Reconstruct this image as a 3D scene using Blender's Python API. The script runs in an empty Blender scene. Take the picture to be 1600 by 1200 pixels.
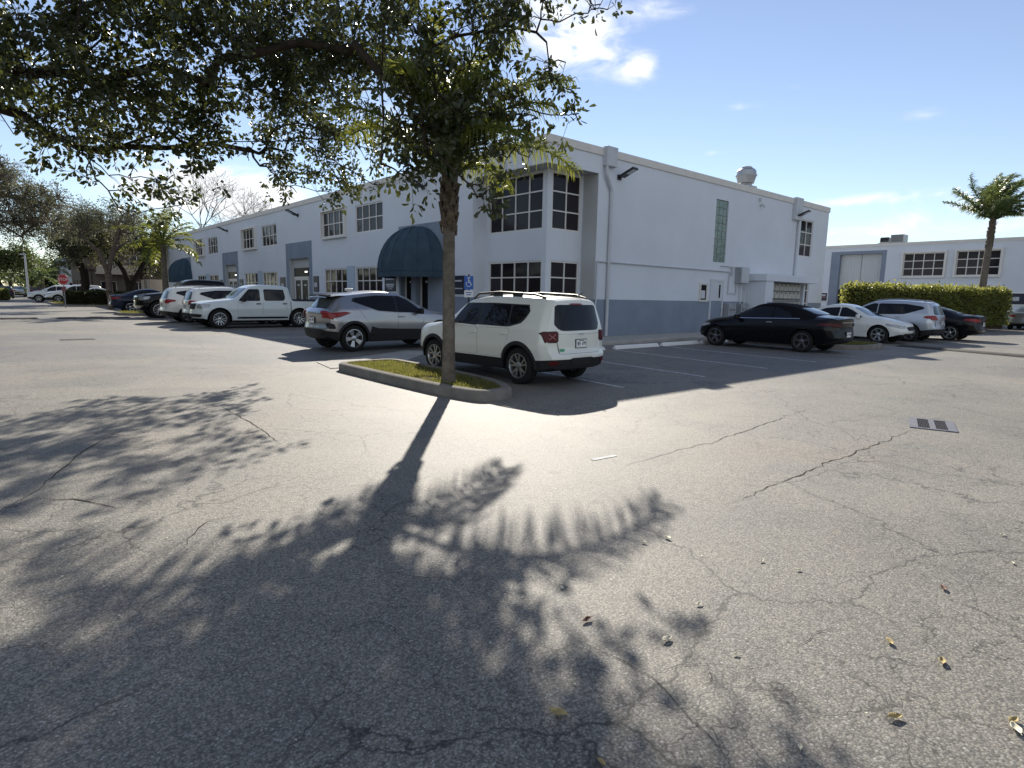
import bpy, bmesh, math, random
import numpy as np
from mathutils import Vector, Matrix
from mathutils.bvhtree import BVHTree
PI = math.pi
random.seed(7)
RNG = np.random.default_rng(11)
scn = bpy.context.scene
COL = scn.collection

# ---------------------------------------------------------------- camera
# ground plan: x = along the right facade (away to the right), y = along the left facade (away to the left), origin under the roof corner
AC, AS = 0.755089, 0.655622
CAM = Vector((-13.904, -14.4717, 1.5))
F_PX = 938.738
def w2g(X, Y, z=0.0):            # X to the right of the camera, Y ahead of it
    return Vector((AC*X + AS*Y + CAM.x, -AS*X + AC*Y + CAM.y, z))
RT = Vector((0.99982353, 0.00271385, 0.01858877))
DN = Vector((0.01878583, -0.14443689, -0.98933567))
FW = Vector((0.0, 0.98951029, -0.14446239))
def rot(v): return Vector((AC*v.x + AS*v.y, -AS*v.x + AC*v.y, v.z))
cam = bpy.data.cameras.new('camera')
cam.sensor_width = 36.0
cam.lens = 36*F_PX/1600
cam.clip_start = 0.05
cam.clip_end = 4000
cam_o = bpy.data.objects.new('camera', cam)
COL.objects.link(cam_o)
r_, d_, f_ = rot(RT), rot(DN), rot(FW)
mw = Matrix(((r_.x, -d_.x, -f_.x, CAM.x), (r_.y, -d_.y, -f_.y, CAM.y), (r_.z, -d_.z, -f_.z, CAM.z), (0, 0, 0, 1)))
cam_o.matrix_world = mw
scn.camera = cam_o
def ray(px, py):
    v = RT*((px-800)/F_PX) + DN*((py-600)/F_PX) + FW
    return rot(v)
def gp(px, py, z=0.0):           # where the photo's pixel meets height z
    d = ray(px, py)
    return CAM + d*((z-CAM.z)/d.z)
def fw(Y, px, z=0.0):            # a spot Y metres ahead, at the photo's column px
    return w2g((px-800)/939.0*Y, Y, z)

# ---------------------------------------------------------------- light
SUN_EL, SUN_AZ = math.radians(29.9), math.radians(39.57)
sd = Vector((math.sin(SUN_AZ)*math.cos(SUN_EL), math.cos(SUN_AZ)*math.cos(SUN_EL), math.sin(SUN_EL)))
sun = bpy.data.lights.new('sun', 'SUN')
sun.energy = 4.2
sun.angle = math.radians(0.55)
sun.color = (1.0, 0.93, 0.82)
sun_o = bpy.data.objects.new('sun', sun)
sun_o.rotation_euler = (-sd).to_track_quat('-Z', 'Y').to_euler()
COL.objects.link(sun_o)
scn.view_settings.view_transform = 'Standard'
scn.view_settings.look = 'None'
scn.view_settings.gamma = 1
scn.view_settings.exposure = 1.0
scn.cycles.max_bounces = 8
scn.cycles.transparent_max_bounces = 8
scn.cycles.sample_clamp_indirect = 6

W = bpy.data.worlds.new('World')
scn.world = W
W.use_nodes = True
nt = W.node_tree
nt.nodes.clear()
N = nt.nodes.new
def L(a, b): nt.links.new(a, b)
sky = N('ShaderNodeTexSky')
sky.sky_type = 'NISHITA'
sky.sun_disc = False
sky.sun_elevation = SUN_EL
sky.sun_rotation = SUN_AZ
sky.air_density = 1.0
sky.dust_density = 0.0
sky.ozone_density = 2.5
tc = N('ShaderNodeTexCoord')
def wmath(op, a, b=None, clamp=False):
    n = N('ShaderNodeMath'); n.operation = op; n.use_clamp = clamp
    for i, v in enumerate((a, b)):
        if v is None: continue
        if isinstance(v, (int, float)): n.inputs[i].default_value = v
        else: L(v, n.inputs[i])
    return n.outputs[0]
def wdot(vec):
    n = N('ShaderNodeVectorMath'); n.operation = 'DOT_PRODUCT'
    L(tc.outputs['Generated'], n.inputs[0]); n.inputs[1].default_value = vec
    return n.outputs['Value']
def blob(px, py, wx, wy, amp, tilt=0.0):   # one bank of cloud: direction, angular half sizes (as photo pixels), tilt
    c = ray(px, py).normalized() if py is not None else Vector(px).normalized()
    r = Vector((c.y, -c.x, 0)).normalized(); u = r.cross(c).normalized()
    ct, st = math.cos(tilt), math.sin(tilt)
    r2, u2 = r*ct + u*st, u*ct - r*st
    a = wmath('DIVIDE', wdot(r2), wx/939.0); b = wmath('DIVIDE', wdot(u2), wy/939.0)
    q = wmath('ADD', wmath('MULTIPLY', a, a), wmath('MULTIPLY', b, b))
    front = wmath('GREATER_THAN', wdot(c), 0.0)
    e = wmath('POWER', 2.718, wmath('MULTIPLY', q, -1.0))
    return wmath('MULTIPLY', wmath('MULTIPLY', e, amp), front)
blobs = [(905, 62, 62, 42, 1.05, -0.25), (1000, 108, 26, 20, 0.75, 0), (1050, 10, 50, 14, 0.5, 0), (840, 20, 110, 70, 0.45, 0),
         (350, 300, 120, 34, 1.1, -0.15), (420, 318, 80, 30, 0.9, -0.25), (250, 310, 90, 24, 0.6, 0), (100, 390, 180, 32, 0.55, 0),
         (1390, 309, 120, 8, 0.72, 0.04), (1470, 331, 75, 15, 0.70, 0.10), (1340, 366, 80, 9, 0.55, 0), (1570, 352, 80, 12, 0.5, 0.05),
         (1163, 166, 28, 7, 0.55, 0), (1440, 178, 34, 9, 0.4, 0), (1115, 239, 24, 5, 0.45, 0), (1242, 136, 12, 6, 0.3, 0), (600, 210, 110, 70, 0.5, 0),
         ((-0.66, -0.75, 0.55), None, 620, 330, 0.62, 0.1), ((-0.98, 0.1, 0.5), None, 420, 240, 0.6, 0), ((0.35, -0.95, 0.45), None, 520, 260, 0.62, 0), ((-0.3, -0.4, 1.2), None, 480, 300, 0.8, 0.4), ((-0.8, -0.7, 0.12), None, 900, 110, 0.8, 0)]  # this row: unseen cloud banks outside the view, added to lift the fill light
tot = None
for b in blobs:
    v = blob(*b)
    tot = v if tot is None else wmath('ADD', tot, v)
mp = N('ShaderNodeMapping'); mp.inputs['Scale'].default_value = (9, 9, 20)
L(tc.outputs['Generated'], mp.inputs['Vector'])
ns = N('ShaderNodeTexNoise'); ns.inputs['Scale'].default_value = 1.6; ns.inputs['Detail'].default_value = 9; ns.inputs['Roughness'].default_value = 0.6; ns.inputs['Distortion'].default_value = 0.5
L(mp.outputs[0], ns.inputs['Vector'])
dens = wmath('MULTIPLY', tot, wmath('MULTIPLY', wmath('SUBTRACT', ns.outputs['Fac'], 0.28), 3.2))
mr = N('ShaderNodeMapRange'); mr.interpolation_type = 'SMOOTHSTEP'
mr.inputs['From Min'].default_value = 0.12; mr.inputs['From Max'].default_value = 0.95
L(dens, mr.inputs['Value'])
mix = N('ShaderNodeMix'); mix.data_type = 'RGBA'
L(mr.outputs[0], mix.inputs[0])
hsv = N('ShaderNodeHueSaturation'); hsv.inputs['Saturation'].default_value = 0.86; hsv.inputs['Value'].default_value = 0.95; hsv.inputs['Hue'].default_value = 0.508
L(sky.outputs[0], hsv.inputs['Color'])
L(hsv.outputs[0], mix.inputs[6])
mix.inputs[7].default_value = (7.6, 7.8, 8.0, 1)
bg = N('ShaderNodeBackground'); bg.inputs['Strength'].default_value = 0.074
L(mix.outputs[2], bg.inputs['Color'])
wo = N('ShaderNodeOutputWorld'); L(bg.outputs[0], wo.inputs['Surface'])

# ---------------------------------------------------------------- materials
def pm(name, col, rough=0.6, metal=0.0, spec=0.5, var=0.0, vscale=3.0, bump=0.0, bscale=60.0, coat=0.0, trans=None, streak=False, col2=None, emit=None):
    m = bpy.data.materials.new(name); m.use_nodes = True
    t = m.node_tree; b = t.nodes['Principled BSDF']
    b.inputs['Base Color'].default_value = (*col, 1); b.inputs['Roughness'].default_value = rough
    b.inputs['Metallic'].default_value = metal; b.inputs['Specular IOR Level'].default_value = spec
    if coat: b.inputs['Coat Weight'].default_value = coat; b.inputs['Coat Roughness'].default_value = 0.04
    if emit: b.inputs['Emission Color'].default_value = (*emit[0], 1); b.inputs['Emission Strength'].default_value = emit[1]
    tcn = t.nodes.new('ShaderNodeTexCoord')
    if var or col2:
        n = t.nodes.new('ShaderNodeTexNoise'); n.inputs['Scale'].default_value = vscale; n.inputs['Detail'].default_value = 7; n.inputs['Roughness'].default_value = 0.62
        if streak:
            mpn = t.nodes.new('ShaderNodeMapping'); mpn.inputs['Scale'].default_value = (1, 1, 0.12)
            t.links.new(tcn.outputs['Object'], mpn.inputs[0]); t.links.new(mpn.outputs[0], n.inputs['Vector'])
        else: t.links.new(tcn.outputs['Object'], n.inputs['Vector'])
        r = t.nodes.new('ShaderNodeValToRGB'); r.color_ramp.elements[0].position = 0.32; r.color_ramp.elements[1].position = 0.70
        c2 = col2 or tuple(c*(1-var) for c in col); c1 = col if col2 else tuple(min(1, c*(1+var*0.6)) for c in col)
        r.color_ramp.elements[0].color = (*c2, 1); r.color_ramp.elements[1].color = (*c1, 1)
        t.links.new(n.outputs['Fac'], r.inputs[0]); t.links.new(r.outputs[0], b.inputs['Base Color'])
    if bump:
        n2 = t.nodes.new('ShaderNodeTexNoise'); n2.inputs['Scale'].default_value = bscale; n2.inputs['Detail'].default_value = 4
        t.links.new(tcn.outputs['Object'], n2.inputs['Vector'])
        bp = t.nodes.new('ShaderNodeBump'); bp.inputs['Strength'].default_value = bump; bp.inputs['Distance'].default_value = 0.02
        t.links.new(n2.outputs['Fac'], bp.inputs['Height']); t.links.new(bp.outputs[0], b.inputs['Normal'])
    return m
def leafmat(name, c1, c2, trans, rough=0.45, scale=1.5, tw=0.5, spec=0.35):
    m = bpy.data.materials.new(name); m.use_nodes = True
    t = m.node_tree; b = t.nodes['Principled BSDF']; out = t.nodes['Material Output']
    g = t.nodes.new('ShaderNodeNewGeometry')
    r = t.nodes.new('ShaderNodeValToRGB')
    r.color_ramp.elements[0].color = (*c1, 1); r.color_ramp.elements[1].color = (*c2, 1)
    t.links.new(g.outputs['Random Per Island'], r.inputs[0])
    t.links.new(r.outputs[0], b.inputs['Base Color'])
    b.inputs['Roughness'].default_value = rough; b.inputs['Specular IOR Level'].default_value = spec
    tr = t.nodes.new('ShaderNodeBsdfTranslucent')
    mx = t.nodes.new('ShaderNodeMix'); mx.data_type = 'RGBA'; mx.blend_type = 'MULTIPLY'; mx.inputs[0].default_value = 1
    hs = t.nodes.new('ShaderNodeMixRGB'); hs.blend_type = 'MIX'; hs.inputs[0].default_value = 0.75
    t.links.new(r.outputs[0], hs.inputs[1]); hs.inputs[2].default_value = (*trans, 1)
    t.links.new(hs.outputs[0], tr.inputs['Color'])
    ms = t.nodes.new('ShaderNodeMixShader'); ms.inputs[0].default_value = tw
    t.links.new(b.outputs[0], ms.inputs[1]); t.links.new(tr.outputs[0], ms.inputs[2]); t.links.new(ms.outputs[0], out.inputs['Surface'])
    return m
M = {}
M['wall'] = pm('white_stucco', (0.645, 0.68, 0.735), 0.85, spec=0.2, var=0.06, vscale=0.45, bump=0.35, bscale=45)
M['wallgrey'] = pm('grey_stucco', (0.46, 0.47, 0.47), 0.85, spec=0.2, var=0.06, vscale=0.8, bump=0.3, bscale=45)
M['dado'] = pm('blue_grey_stucco', (0.225, 0.265, 0.33), 0.8, spec=0.25, var=0.12, vscale=1.2, bump=0.35, bscale=45)
M['cap'] = pm('cream_coping', (0.66, 0.64, 0.60), 0.8, spec=0.2, var=0.08, vscale=2.0)
M['pipe'] = pm('painted_pipe', (0.50, 0.52, 0.55), 0.5, var=0.08, vscale=4)
M['frame'] = pm('white_aluminium', (0.68, 0.66, 0.63), 0.4, var=0.05, vscale=5)
M['trimblue'] = pm('pale_blue_trim', (0.40, 0.48, 0.56), 0.7, var=0.06, vscale=2)
def glassmat(name, col, rough, wav=0.02, spec=0.5):
    m = pm(name, col, rough, spec=spec)
    t = m.node_tree; b = t.nodes['Principled BSDF']
    b.inputs['IOR'].default_value = 1.5
    tcn = t.nodes.new('ShaderNodeTexCoord'); n2 = t.nodes.new('ShaderNodeTexNoise'); n2.inputs['Scale'].default_value = 1.3; n2.inputs['Detail'].default_value = 1
    t.links.new(tcn.outputs['Object'], n2.inputs['Vector'])
    bp = t.nodes.new('ShaderNodeBump'); bp.inputs['Strength'].default_value = 0.25; bp.inputs['Distance'].default_value = wav
    t.links.new(n2.outputs['Fac'], bp.inputs['Height']); t.links.new(bp.outputs[0], b.inputs['Normal'])
    return m
M['glass'] = glassmat('dark_window_glass', (0.014, 0.011, 0.014), 0.05, spec=0.2)
_t = M['glass'].node_tree; _g = _t.nodes.new('ShaderNodeNewGeometry'); _r = _t.nodes.new('ShaderNodeValToRGB')
_r.color_ramp.elements[0].color = (0.006, 0.005, 0.008, 1); _r.color_ramp.elements[1].color = (0.032, 0.027, 0.032, 1); _r.color_ramp.elements[1].position = 0.9
_t.links.new(_g.outputs['Random Per Island'], _r.inputs[0]); _t.links.new(_r.outputs[0], _t.nodes['Principled BSDF'].inputs['Base Color'])
M['door'] = pm('dark_door_glass', (0.006, 0.007, 0.008), 0.3, spec=0.12)
M['awning'] = pm('navy_canvas', (0.040, 0.070, 0.096), 0.75, spec=0.2, var=0.2, vscale=2.5, bump=0.15, bscale=90)
M['navy'] = pm('navy_sign_panel', (0.012, 0.014, 0.035), 0.35)
M['white'] = pm('white_paint', (0.78, 0.78, 0.77), 0.5, var=0.05, vscale=4)
M['signink'] = pm('pale_sign_lettering', (0.55, 0.57, 0.62), 0.5)
M['pink'] = pm('red_sign_rule', (0.5, 0.12, 0.16), 0.5)
M['black'] = pm('black_metal', (0.012, 0.012, 0.013), 0.45)
M['blacksoft'] = pm('black_fabric', (0.006, 0.006, 0.008), 0.9, spec=0.15, bump=0.2, bscale=300)
M['plastic'] = pm('black_plastic', (0.012, 0.012, 0.013), 0.6, spec=0.35)
M['tyre'] = pm('tyre_rubber', (0.012, 0.012, 0.012), 0.85, spec=0.3)
M['rim'] = pm('alloy_wheel', (0.42, 0.43, 0.45), 0.28, metal=0.85)
M['rimgun'] = pm('gunmetal_wheel', (0.16, 0.16, 0.17), 0.3, metal=0.8)
M['rimdark'] = pm('dark_wheel_well', (0.008, 0.008, 0.009), 0.7)
M['carglass'] = glassmat('tinted_car_glass', (0.008, 0.009, 0.012), 0.03, 0.006, 0.3)
M['screen'] = glassmat('clear_windscreen', (0.05, 0.075, 0.085), 0.03, 0.006)
M['redlamp'] = pm('red_lamp_lens', (0.24, 0.008, 0.012), 0.3, spec=0.4, coat=0.15)
M['darkred'] = pm('dark_red_lamp_lens', (0.075, 0.005, 0.008), 0.35, spec=0.3)
M['headlamp'] = pm('clear_lamp_lens', (0.34, 0.35, 0.36), 0.12, metal=0.3, spec=0.7, coat=0.5)
M['chrome'] = pm('chrome', (0.65, 0.66, 0.68), 0.12, metal=1.0)
M['kerb'] = pm('kerb_concrete', (0.20, 0.185, 0.16), 0.9, spec=0.2, var=0.30, vscale=3.5, bump=0.4, bscale=80)
M['conc'] = pm('pavement_concrete', (0.40, 0.385, 0.35), 0.9, spec=0.2, var=0.16, vscale=2.0, bump=0.3, bscale=90)
M['line'] = pm('worn_white_line', (0.60, 0.61, 0.61), 0.8, col2=(0.24, 0.24, 0.24), vscale=7)
M['soil'] = pm('island_soil', (0.055, 0.04, 0.025), 0.95, spec=0.1, var=0.4, vscale=8, bump=0.8, bscale=60)
M['bark'] = pm('grey_bark', (0.14, 0.115, 0.09), 0.95, spec=0.1, var=0.45, vscale=9, bump=1.0, bscale=35)
M['barkdk'] = pm('dark_bark', (0.045, 0.036, 0.028), 0.95, spec=0.1, var=0.4, vscale=9, bump=0.8, bscale=40)
M['palmbark'] = pm('palm_bark', (0.16, 0.14, 0.115), 0.95, spec=0.1, var=0.4, vscale=6, bump=0.9, bscale=30)
M['boot'] = pm('palm_boot_fibre', (0.13, 0.10, 0.075), 0.95, spec=0.1, var=0.6, vscale=14, bump=1.0, bscale=40)
M['oak'] = leafmat('oak_leaf', (0.016, 0.024, 0.010), (0.052, 0.064, 0.026), (0.12, 0.135, 0.026), 0.36, tw=0.32, spec=0.5)
M['palm'] = leafmat('palm_leaflet', (0.040, 0.070, 0.014), (0.085, 0.115, 0.026), (0.30, 0.31, 0.05), 0.4, tw=0.45)
M['palmfar'] = leafmat('far_palm_leaflet', (0.05, 0.085, 0.03), (0.11, 0.15, 0.06), (0.22, 0.27, 0.07), 0.4, tw=0.4)
M['greytree'] = leafmat('grey_green_leaf', (0.075, 0.078, 0.050), (0.15, 0.15, 0.105), (0.18, 0.18, 0.09), 0.6, tw=0.35)
M['olive'] = leafmat('olive_leaf', (0.040, 0.046, 0.022), (0.095, 0.095, 0.05), (0.16, 0.16, 0.05), 0.5, tw=0.35)
M['green'] = leafmat('mid_green_leaf', (0.040, 0.062, 0.022), (0.10, 0.13, 0.05), (0.16, 0.20, 0.05), 0.5, tw=0.35)
M['hedge'] = leafmat('hedge_leaf', (0.045, 0.068, 0.018), (0.16, 0.18, 0.055), (0.44, 0.44, 0.10), 0.4, tw=0.45)
M['hedgedk'] = leafmat('dark_hedge_leaf', (0.016, 0.024, 0.009), (0.040, 0.052, 0.018), (0.10, 0.12, 0.03), 0.5, tw=0.3)
M['grass'] = leafmat('grass_blade', (0.075, 0.085, 0.020), (0.19, 0.17, 0.055), (0.32, 0.31, 0.07), 0.6, tw=0.4)
M['deadleaf'] = pm('dry_leaf', (0.42, 0.32, 0.13), 0.7, var=0.4, vscale=20)
M['paleleaf'] = pm('pale_dry_leaf', (0.66, 0.62, 0.46), 0.7, var=0.2, vscale=20)
M['brownleaf'] = pm('brown_dry_leaf', (0.14, 0.06, 0.03), 0.7, var=0.4, vscale=20)
M['galv'] = pm('galvanised_metal', (0.38, 0.40, 0.42), 0.45, metal=0.5, var=0.12, vscale=6)
M['grate'] = pm('steel_grate', (0.13, 0.135, 0.16), 0.7, metal=0.0, spec=0.3, var=0.2, vscale=12)
M['crack'] = pm('dirty_crack', (0.040, 0.033, 0.026), 0.95, spec=0.1)
M['pit'] = pm('dark_pit', (0.012, 0.012, 0.016), 0.9, spec=0.1)
M['beige'] = pm('beige_stucco', (0.36, 0.31, 0.25), 0.85, spec=0.2, var=0.1, vscale=1)
M['brown'] = pm('brown_stucco', (0.115, 0.095, 0.075), 0.85, spec=0.2, var=0.15, vscale=1)
M['farwhite'] = pm('far_white_stucco', (0.5, 0.53, 0.58), 0.85, spec=0.2, var=0.06, vscale=1)
M['roofgrey'] = pm('grey_roof_membrane', (0.3, 0.3, 0.3), 0.9, var=0.15, vscale=1)
M['stopred'] = pm('stop_sign_red', (0.42, 0.03, 0.035), 0.4)
M['adablue'] = pm('sign_blue', (0.02, 0.11, 0.42), 0.4)
M['glassblk'] = pm('glass_block', (0.20, 0.27, 0.22), 0.12, spec=0.7, col2=(0.09, 0.13, 0.11), vscale=5, bump=0.5, bscale=14)
M['mortar'] = pm('white_mortar', (0.6, 0.61, 0.6), 0.8)
M['mailgrey'] = pm('mailbox_grey', (0.56, 0.54, 0.49), 0.45, metal=0.2, var=0.1, vscale=6)
M['doorwhite'] = pm('painted_steel_door', (0.56, 0.58, 0.62), 0.5, var=0.05, vscale=2)
M['bump'] = pm('worn_speed_bump', (0.05, 0.045, 0.04), 0.9, var=0.4, vscale=4)
M['rollup'] = pm('pale_panel_door', (0.54, 0.55, 0.56), 0.5, var=0.04, vscale=2)

# asphalt
def asphalt():
    m = bpy.data.materials.new('aged_asphalt'); m.use_nodes = True
    t = m.node_tree; b = t.nodes['Principled BSDF']; nn = t.nodes.new; lk = t.links.new
    geo = nn('ShaderNodeNewGeometry')
    def noise(scale, det=5, rough=0.6, dist=0.0):
        n = nn('ShaderNodeTexNoise'); n.inputs['Scale'].default_value = scale; n.inputs['Detail'].default_value = det; n.inputs['Roughness'].default_value = rough; n.inputs['Distortion'].default_value = dist
        lk(geo.outputs['Position'], n.inputs['Vector']); return n
    def ramp(src, p0, p1, c0=(0, 0, 0), c1=(1, 1, 1)):
        r = nn('ShaderNodeValToRGB'); r.color_ramp.elements[0].position = p0; r.color_ramp.elements[1].position = p1
        r.color_ramp.elements[0].color = (*c0, 1); r.color_ramp.elements[1].color = (*c1, 1); lk(src, r.inputs[0]); return r.outputs[0]
    def mixc(fac, a, bb, mode='MIX'):
        x = nn('ShaderNodeMix'); x.data_type = 'RGBA'; x.blend_type = mode
        if isinstance(fac, (int, float)): x.inputs[0].default_value = fac
        else: lk(fac, x.inputs[0])
        for i, v in ((6, a), (7, bb)):
            if isinstance(v, tuple): x.inputs[i].default_value = (*v, 1)
            else: lk(v, x.inputs[i])
        return x.outputs[2]
    def mth(op, a, bb):
        n = nn('ShaderNodeMath'); n.operation = op; n.use_clamp = True
        for i, v in enumerate((a, bb)):
            if isinstance(v, (int, float)): n.inputs[i].default_value = v
            else: lk(v, n.inputs[i])
        return n.outputs[0]
    base = ramp(noise(0.16, 6, 0.6).outputs['Fac'], 0.36, 0.66, (0.185, 0.172, 0.147), (0.262, 0.241, 0.200))
    base = mixc(ramp(noise(0.9, 5, 0.7).outputs['Fac'], 0.45, 0.75), base, (0.145, 0.139, 0.127))
    base = mixc(mth('MULTIPLY', ramp(noise(0.34, 4, 0.6, 1.0).outputs['Fac'], 0.56, 0.72), 0.45), base, (0.225, 0.18, 0.135))
    base = mixc(mth('MULTIPLY', ramp(noise(0.11, 3, 0.5, 0.6).outputs['Fac'], 0.53, 0.60), 0.55), base, (0.125, 0.128, 0.135))
    spot = nn('ShaderNodeTexVoronoi'); spot.inputs['Scale'].default_value = 0.9; lk(geo.outputs['Position'], spot.inputs['Vector'])
    base = mixc(mth('MULTIPLY', ramp(spot.outputs['Distance'], 0.03, 0.075, (1, 1, 1), (0, 0, 0)), 0.5), base, (0.075, 0.058, 0.04))
    # aggregate
    v = nn('ShaderNodeTexVoronoi'); v.inputs['Scale'].default_value = 110; lk(geo.outputs['Position'], v.inputs['Vector'])
    sep = nn('ShaderNodeSeparateColor'); lk(v.outputs['Color'], sep.inputs[0])
    base = mixc(1.0, base, ramp(sep.outputs[0], 0.0, 1.0, (0.56, 0.56, 0.57), (1.40, 1.39, 1.36)), 'MULTIPLY')
    stone = ramp(sep.outputs[1], 0.93, 0.97)
    base = mixc(mth('MULTIPLY', stone, 0.6), base, (0.42, 0.41, 0.38))
    gap = ramp(v.outputs['Distance'], 0.45, 0.75)
    base = mixc(mth('MULTIPLY', gap, 0.55), base, (0.05, 0.05, 0.05))
    # cracks
    dn = noise(1.6, 5, 0.65)
    ad = nn('ShaderNodeMixRGB'); ad.blend_type = 'ADD'; ad.inputs[0].default_value = 0.55
    lk(geo.outputs['Position'], ad.inputs[1]); lk(dn.outputs['Color'], ad.inputs[2])
    def crack(scale, w, mask_scale, m0, m1):
        c = nn('ShaderNodeTexVoronoi'); c.feature = 'DISTANCE_TO_EDGE'; c.inputs['Scale'].default_value = scale
        lk(ad.outputs[0], c.inputs['Vector'])
        line = ramp(c.outputs['Distance'], 0.0, w, (1, 1, 1), (0, 0, 0))
        return mth('MULTIPLY', line, ramp(noise(mask_scale, 3).outputs['Fac'], m0, m1))
    ck = mth('MAXIMUM', crack(0.55, 0.007, 0.5, 0.42, 0.52), crack(2.2, 0.013, 0.45, 0.48, 0.56))
    ck2 = mth('MULTIPLY', crack(6.5, 0.024, 0.7, 0.47, 0.56), 0.62)
    ck = mth('MAXIMUM', ck, ck2)
    base = mixc(mth('MULTIPLY', ck, 0.85), base, (0.022, 0.02, 0.018))
    lk(base, b.inputs['Base Color'])
    b.inputs['Roughness'].default_value = 0.70; b.inputs['Specular IOR Level'].default_value = 0.36
    h = mth('SUBTRACT', mth('SUBTRACT', 1.0, v.outputs['Distance']), ck)
    bp = nn('ShaderNodeBump'); bp.inputs['Strength'].default_value = 0.30; bp.inputs['Distance'].default_value = 0.005
    lk(h, bp.inputs['Height']); lk(bp.outputs[0], b.inputs['Normal'])
    return m
M['asphalt'] = asphalt()

# ---------------------------------------------------------------- mesh helpers
class MB:
    def __init__(s): s.v = []; s.f = []; s.m = []
    def add(s, vs, fs, m=0):
        o = len(s.v); s.v += [tuple(p) for p in vs]
        for f in fs: s.f.append(tuple(i+o for i in f)); s.m.append(m)
    def quad(s, a, b, c, d, m=0): s.add((a, b, c, d), ((0, 1, 2, 3),), m)
    def box(s, a, b, m=0, T=None):
        x0, x1 = sorted((a[0], b[0])); y0, y1 = sorted((a[1], b[1])); z0, z1 = sorted((a[2], b[2]))
        vs = [(x0, y0, z0), (x1, y0, z0), (x1, y1, z0), (x0, y1, z0), (x0, y0, z1), (x1, y0, z1), (x1, y1, z1), (x0, y1, z1)]
        if T: vs = [T(*p) if callable(T) else T @ Vector(p) for p in vs]
        s.add(vs, ((0, 3, 2, 1), (4, 5, 6, 7), (0, 1, 5, 4), (1, 2, 6, 5), (2, 3, 7, 6), (3, 0, 4, 7)), m)
    def tube(s, pts, rad, n=8, m=0, cap=True):
        pts = [Vector(p) for p in pts]
        if not isinstance(rad, (list, tuple)): rad = [rad]*len(pts)
        o = len(s.v); k = len(pts); ref = None
        for i, p in enumerate(pts):
            t = (pts[min(i+1, k-1)] - pts[max(i-1, 0)])
            if t.length < 1e-9: t = Vector((0, 0, 1))
            t.normalize()
            if ref is None:
                ref = Vector((0, 0, 1)) if abs(t.z) < 0.9 else Vector((1, 0, 0))
            a = t.cross(ref).normalized(); b = a.cross(t).normalized(); ref = b
            for j in range(n):
                q = 2*PI*j/n
                s.v.append(tuple(p + (a*math.cos(q) + b*math.sin(q))*rad[i]))
        for i in range(k-1):
            for j in range(n):
                s.f.append((o+i*n+j, o+i*n+(j+1) % n, o+(i+1)*n+(j+1) % n, o+(i+1)*n+j)); s.m.append(m)
        if cap:
            s.f.append(tuple(o+j for j in reversed(range(n)))); s.m.append(m)
            s.f.append(tuple(o+(k-1)*n+j for j in range(n))); s.m.append(m)
    def lathe(s, prof, n=24, m=0, T=None):     # (r, z) about z
        o = len(s.v); k = len(prof)
        for r, z in prof:
            for j in range(n):
                q = 2*PI*j/n; p = Vector((r*math.cos(q), r*math.sin(q), z))
                s.v.append(tuple(T @ p) if T else tuple(p))
        for i in range(k-1):
            for j in range(n):
                s.f.append((o+i*n+j, o+i*n+(j+1) % n, o+(i+1)*n+(j+1) % n, o+(i+1)*n+j)); s.m.append(m)
    def prism(s, poly, z0, z1, m=0, mtop=None, T=None):
        n = len(poly); vs = [(x, y, z0) for x, y in poly] + [(x, y, z1) for x, y in poly]
        if T: vs = [T(*p) if callable(T) else T @ Vector(p) for p in vs]
        o = len(s.v)
        s.add(vs, [(i, (i+1) % n, n+(i+1) % n, n+i) for i in range(n)] + [tuple(reversed(range(n)))], m)
        s.f.append(tuple(range(o+n, o+2*n))); s.m.append(m if mtop is None else mtop)
    def grid(s, P, m=0):                        # P[i][j] points
        o = len(s.v); a = len(P); b = len(P[0])
        for row in P: s.v += [tuple(p) for p in row]
        for i in range(a-1):
            for j in range(b-1):
                s.f.append((o+i*b+j, o+(i+1)*b+j, o+(i+1)*b+j+1, o+i*b+j+1)); s.m.append(m)
    def build(s, name, mats, parent=None, smooth=False, bevel=0.0, loc=None, angle=40):
        me = bpy.data.meshes.new(name)
        me.from_pydata(s.v, [], s.f)
        mats = mats if isinstance(mats, (list, tuple)) else [mats]
        for x in mats: me.materials.append(M[x] if isinstance(x, str) else x)
        if len(mats) > 1: me.polygons.foreach_set('material_index', s.m)
        bm = bmesh.new(); bm.from_mesh(me)
        bmesh.ops.recalc_face_normals(bm, faces=bm.faces)
        bm.to_mesh(me); bm.free()
        o = bpy.data.objects.new(name, me); COL.objects.link(o)
        if parent: o.parent = parent
        if loc: o.location = loc
        if smooth:
            me.polygons.foreach_set('use_smooth', [True]*len(me.polygons))
            me.set_sharp_from_angle(angle=math.radians(angle))
        if bevel:
            bv = o.modifiers.new('bevel', 'BEVEL'); bv.width = bevel; bv.segments = 2; bv.limit_method = 'ANGLE'; bv.angle_limit = math.radians(50)
        return o
def tag(o, label=None, cat=None, group=None, kind=None):
    if label: o['label'] = label
    if cat: o['category'] = cat
    if group: o['group'] = group
    if kind: o['kind'] = kind
    return o
def empty(name, loc=(0, 0, 0), rz=0.0, s=1.0):
    o = bpy.data.objects.new(name, None); COL.objects.link(o)
    o.location = loc; o.rotation_euler = (0, 0, rz); o.scale = (s, s, s); o.empty_display_size = 0.2
    return o
def copy_tree(o, parent=None):
    c = o.copy(); COL.objects.link(c)
    for k in ('label', 'category', 'group'):
        if parent is None and k in c: del c[k]
    if parent: c.parent = parent
    for ch in o.children: copy_tree(ch, c)
    return c
def text_mb(mb, s, x, z, h, P, n, m=0, fill=0.62, rnd=None):
    """illegible small print: short strokes in a row, one word after the other"""
    pass
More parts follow.
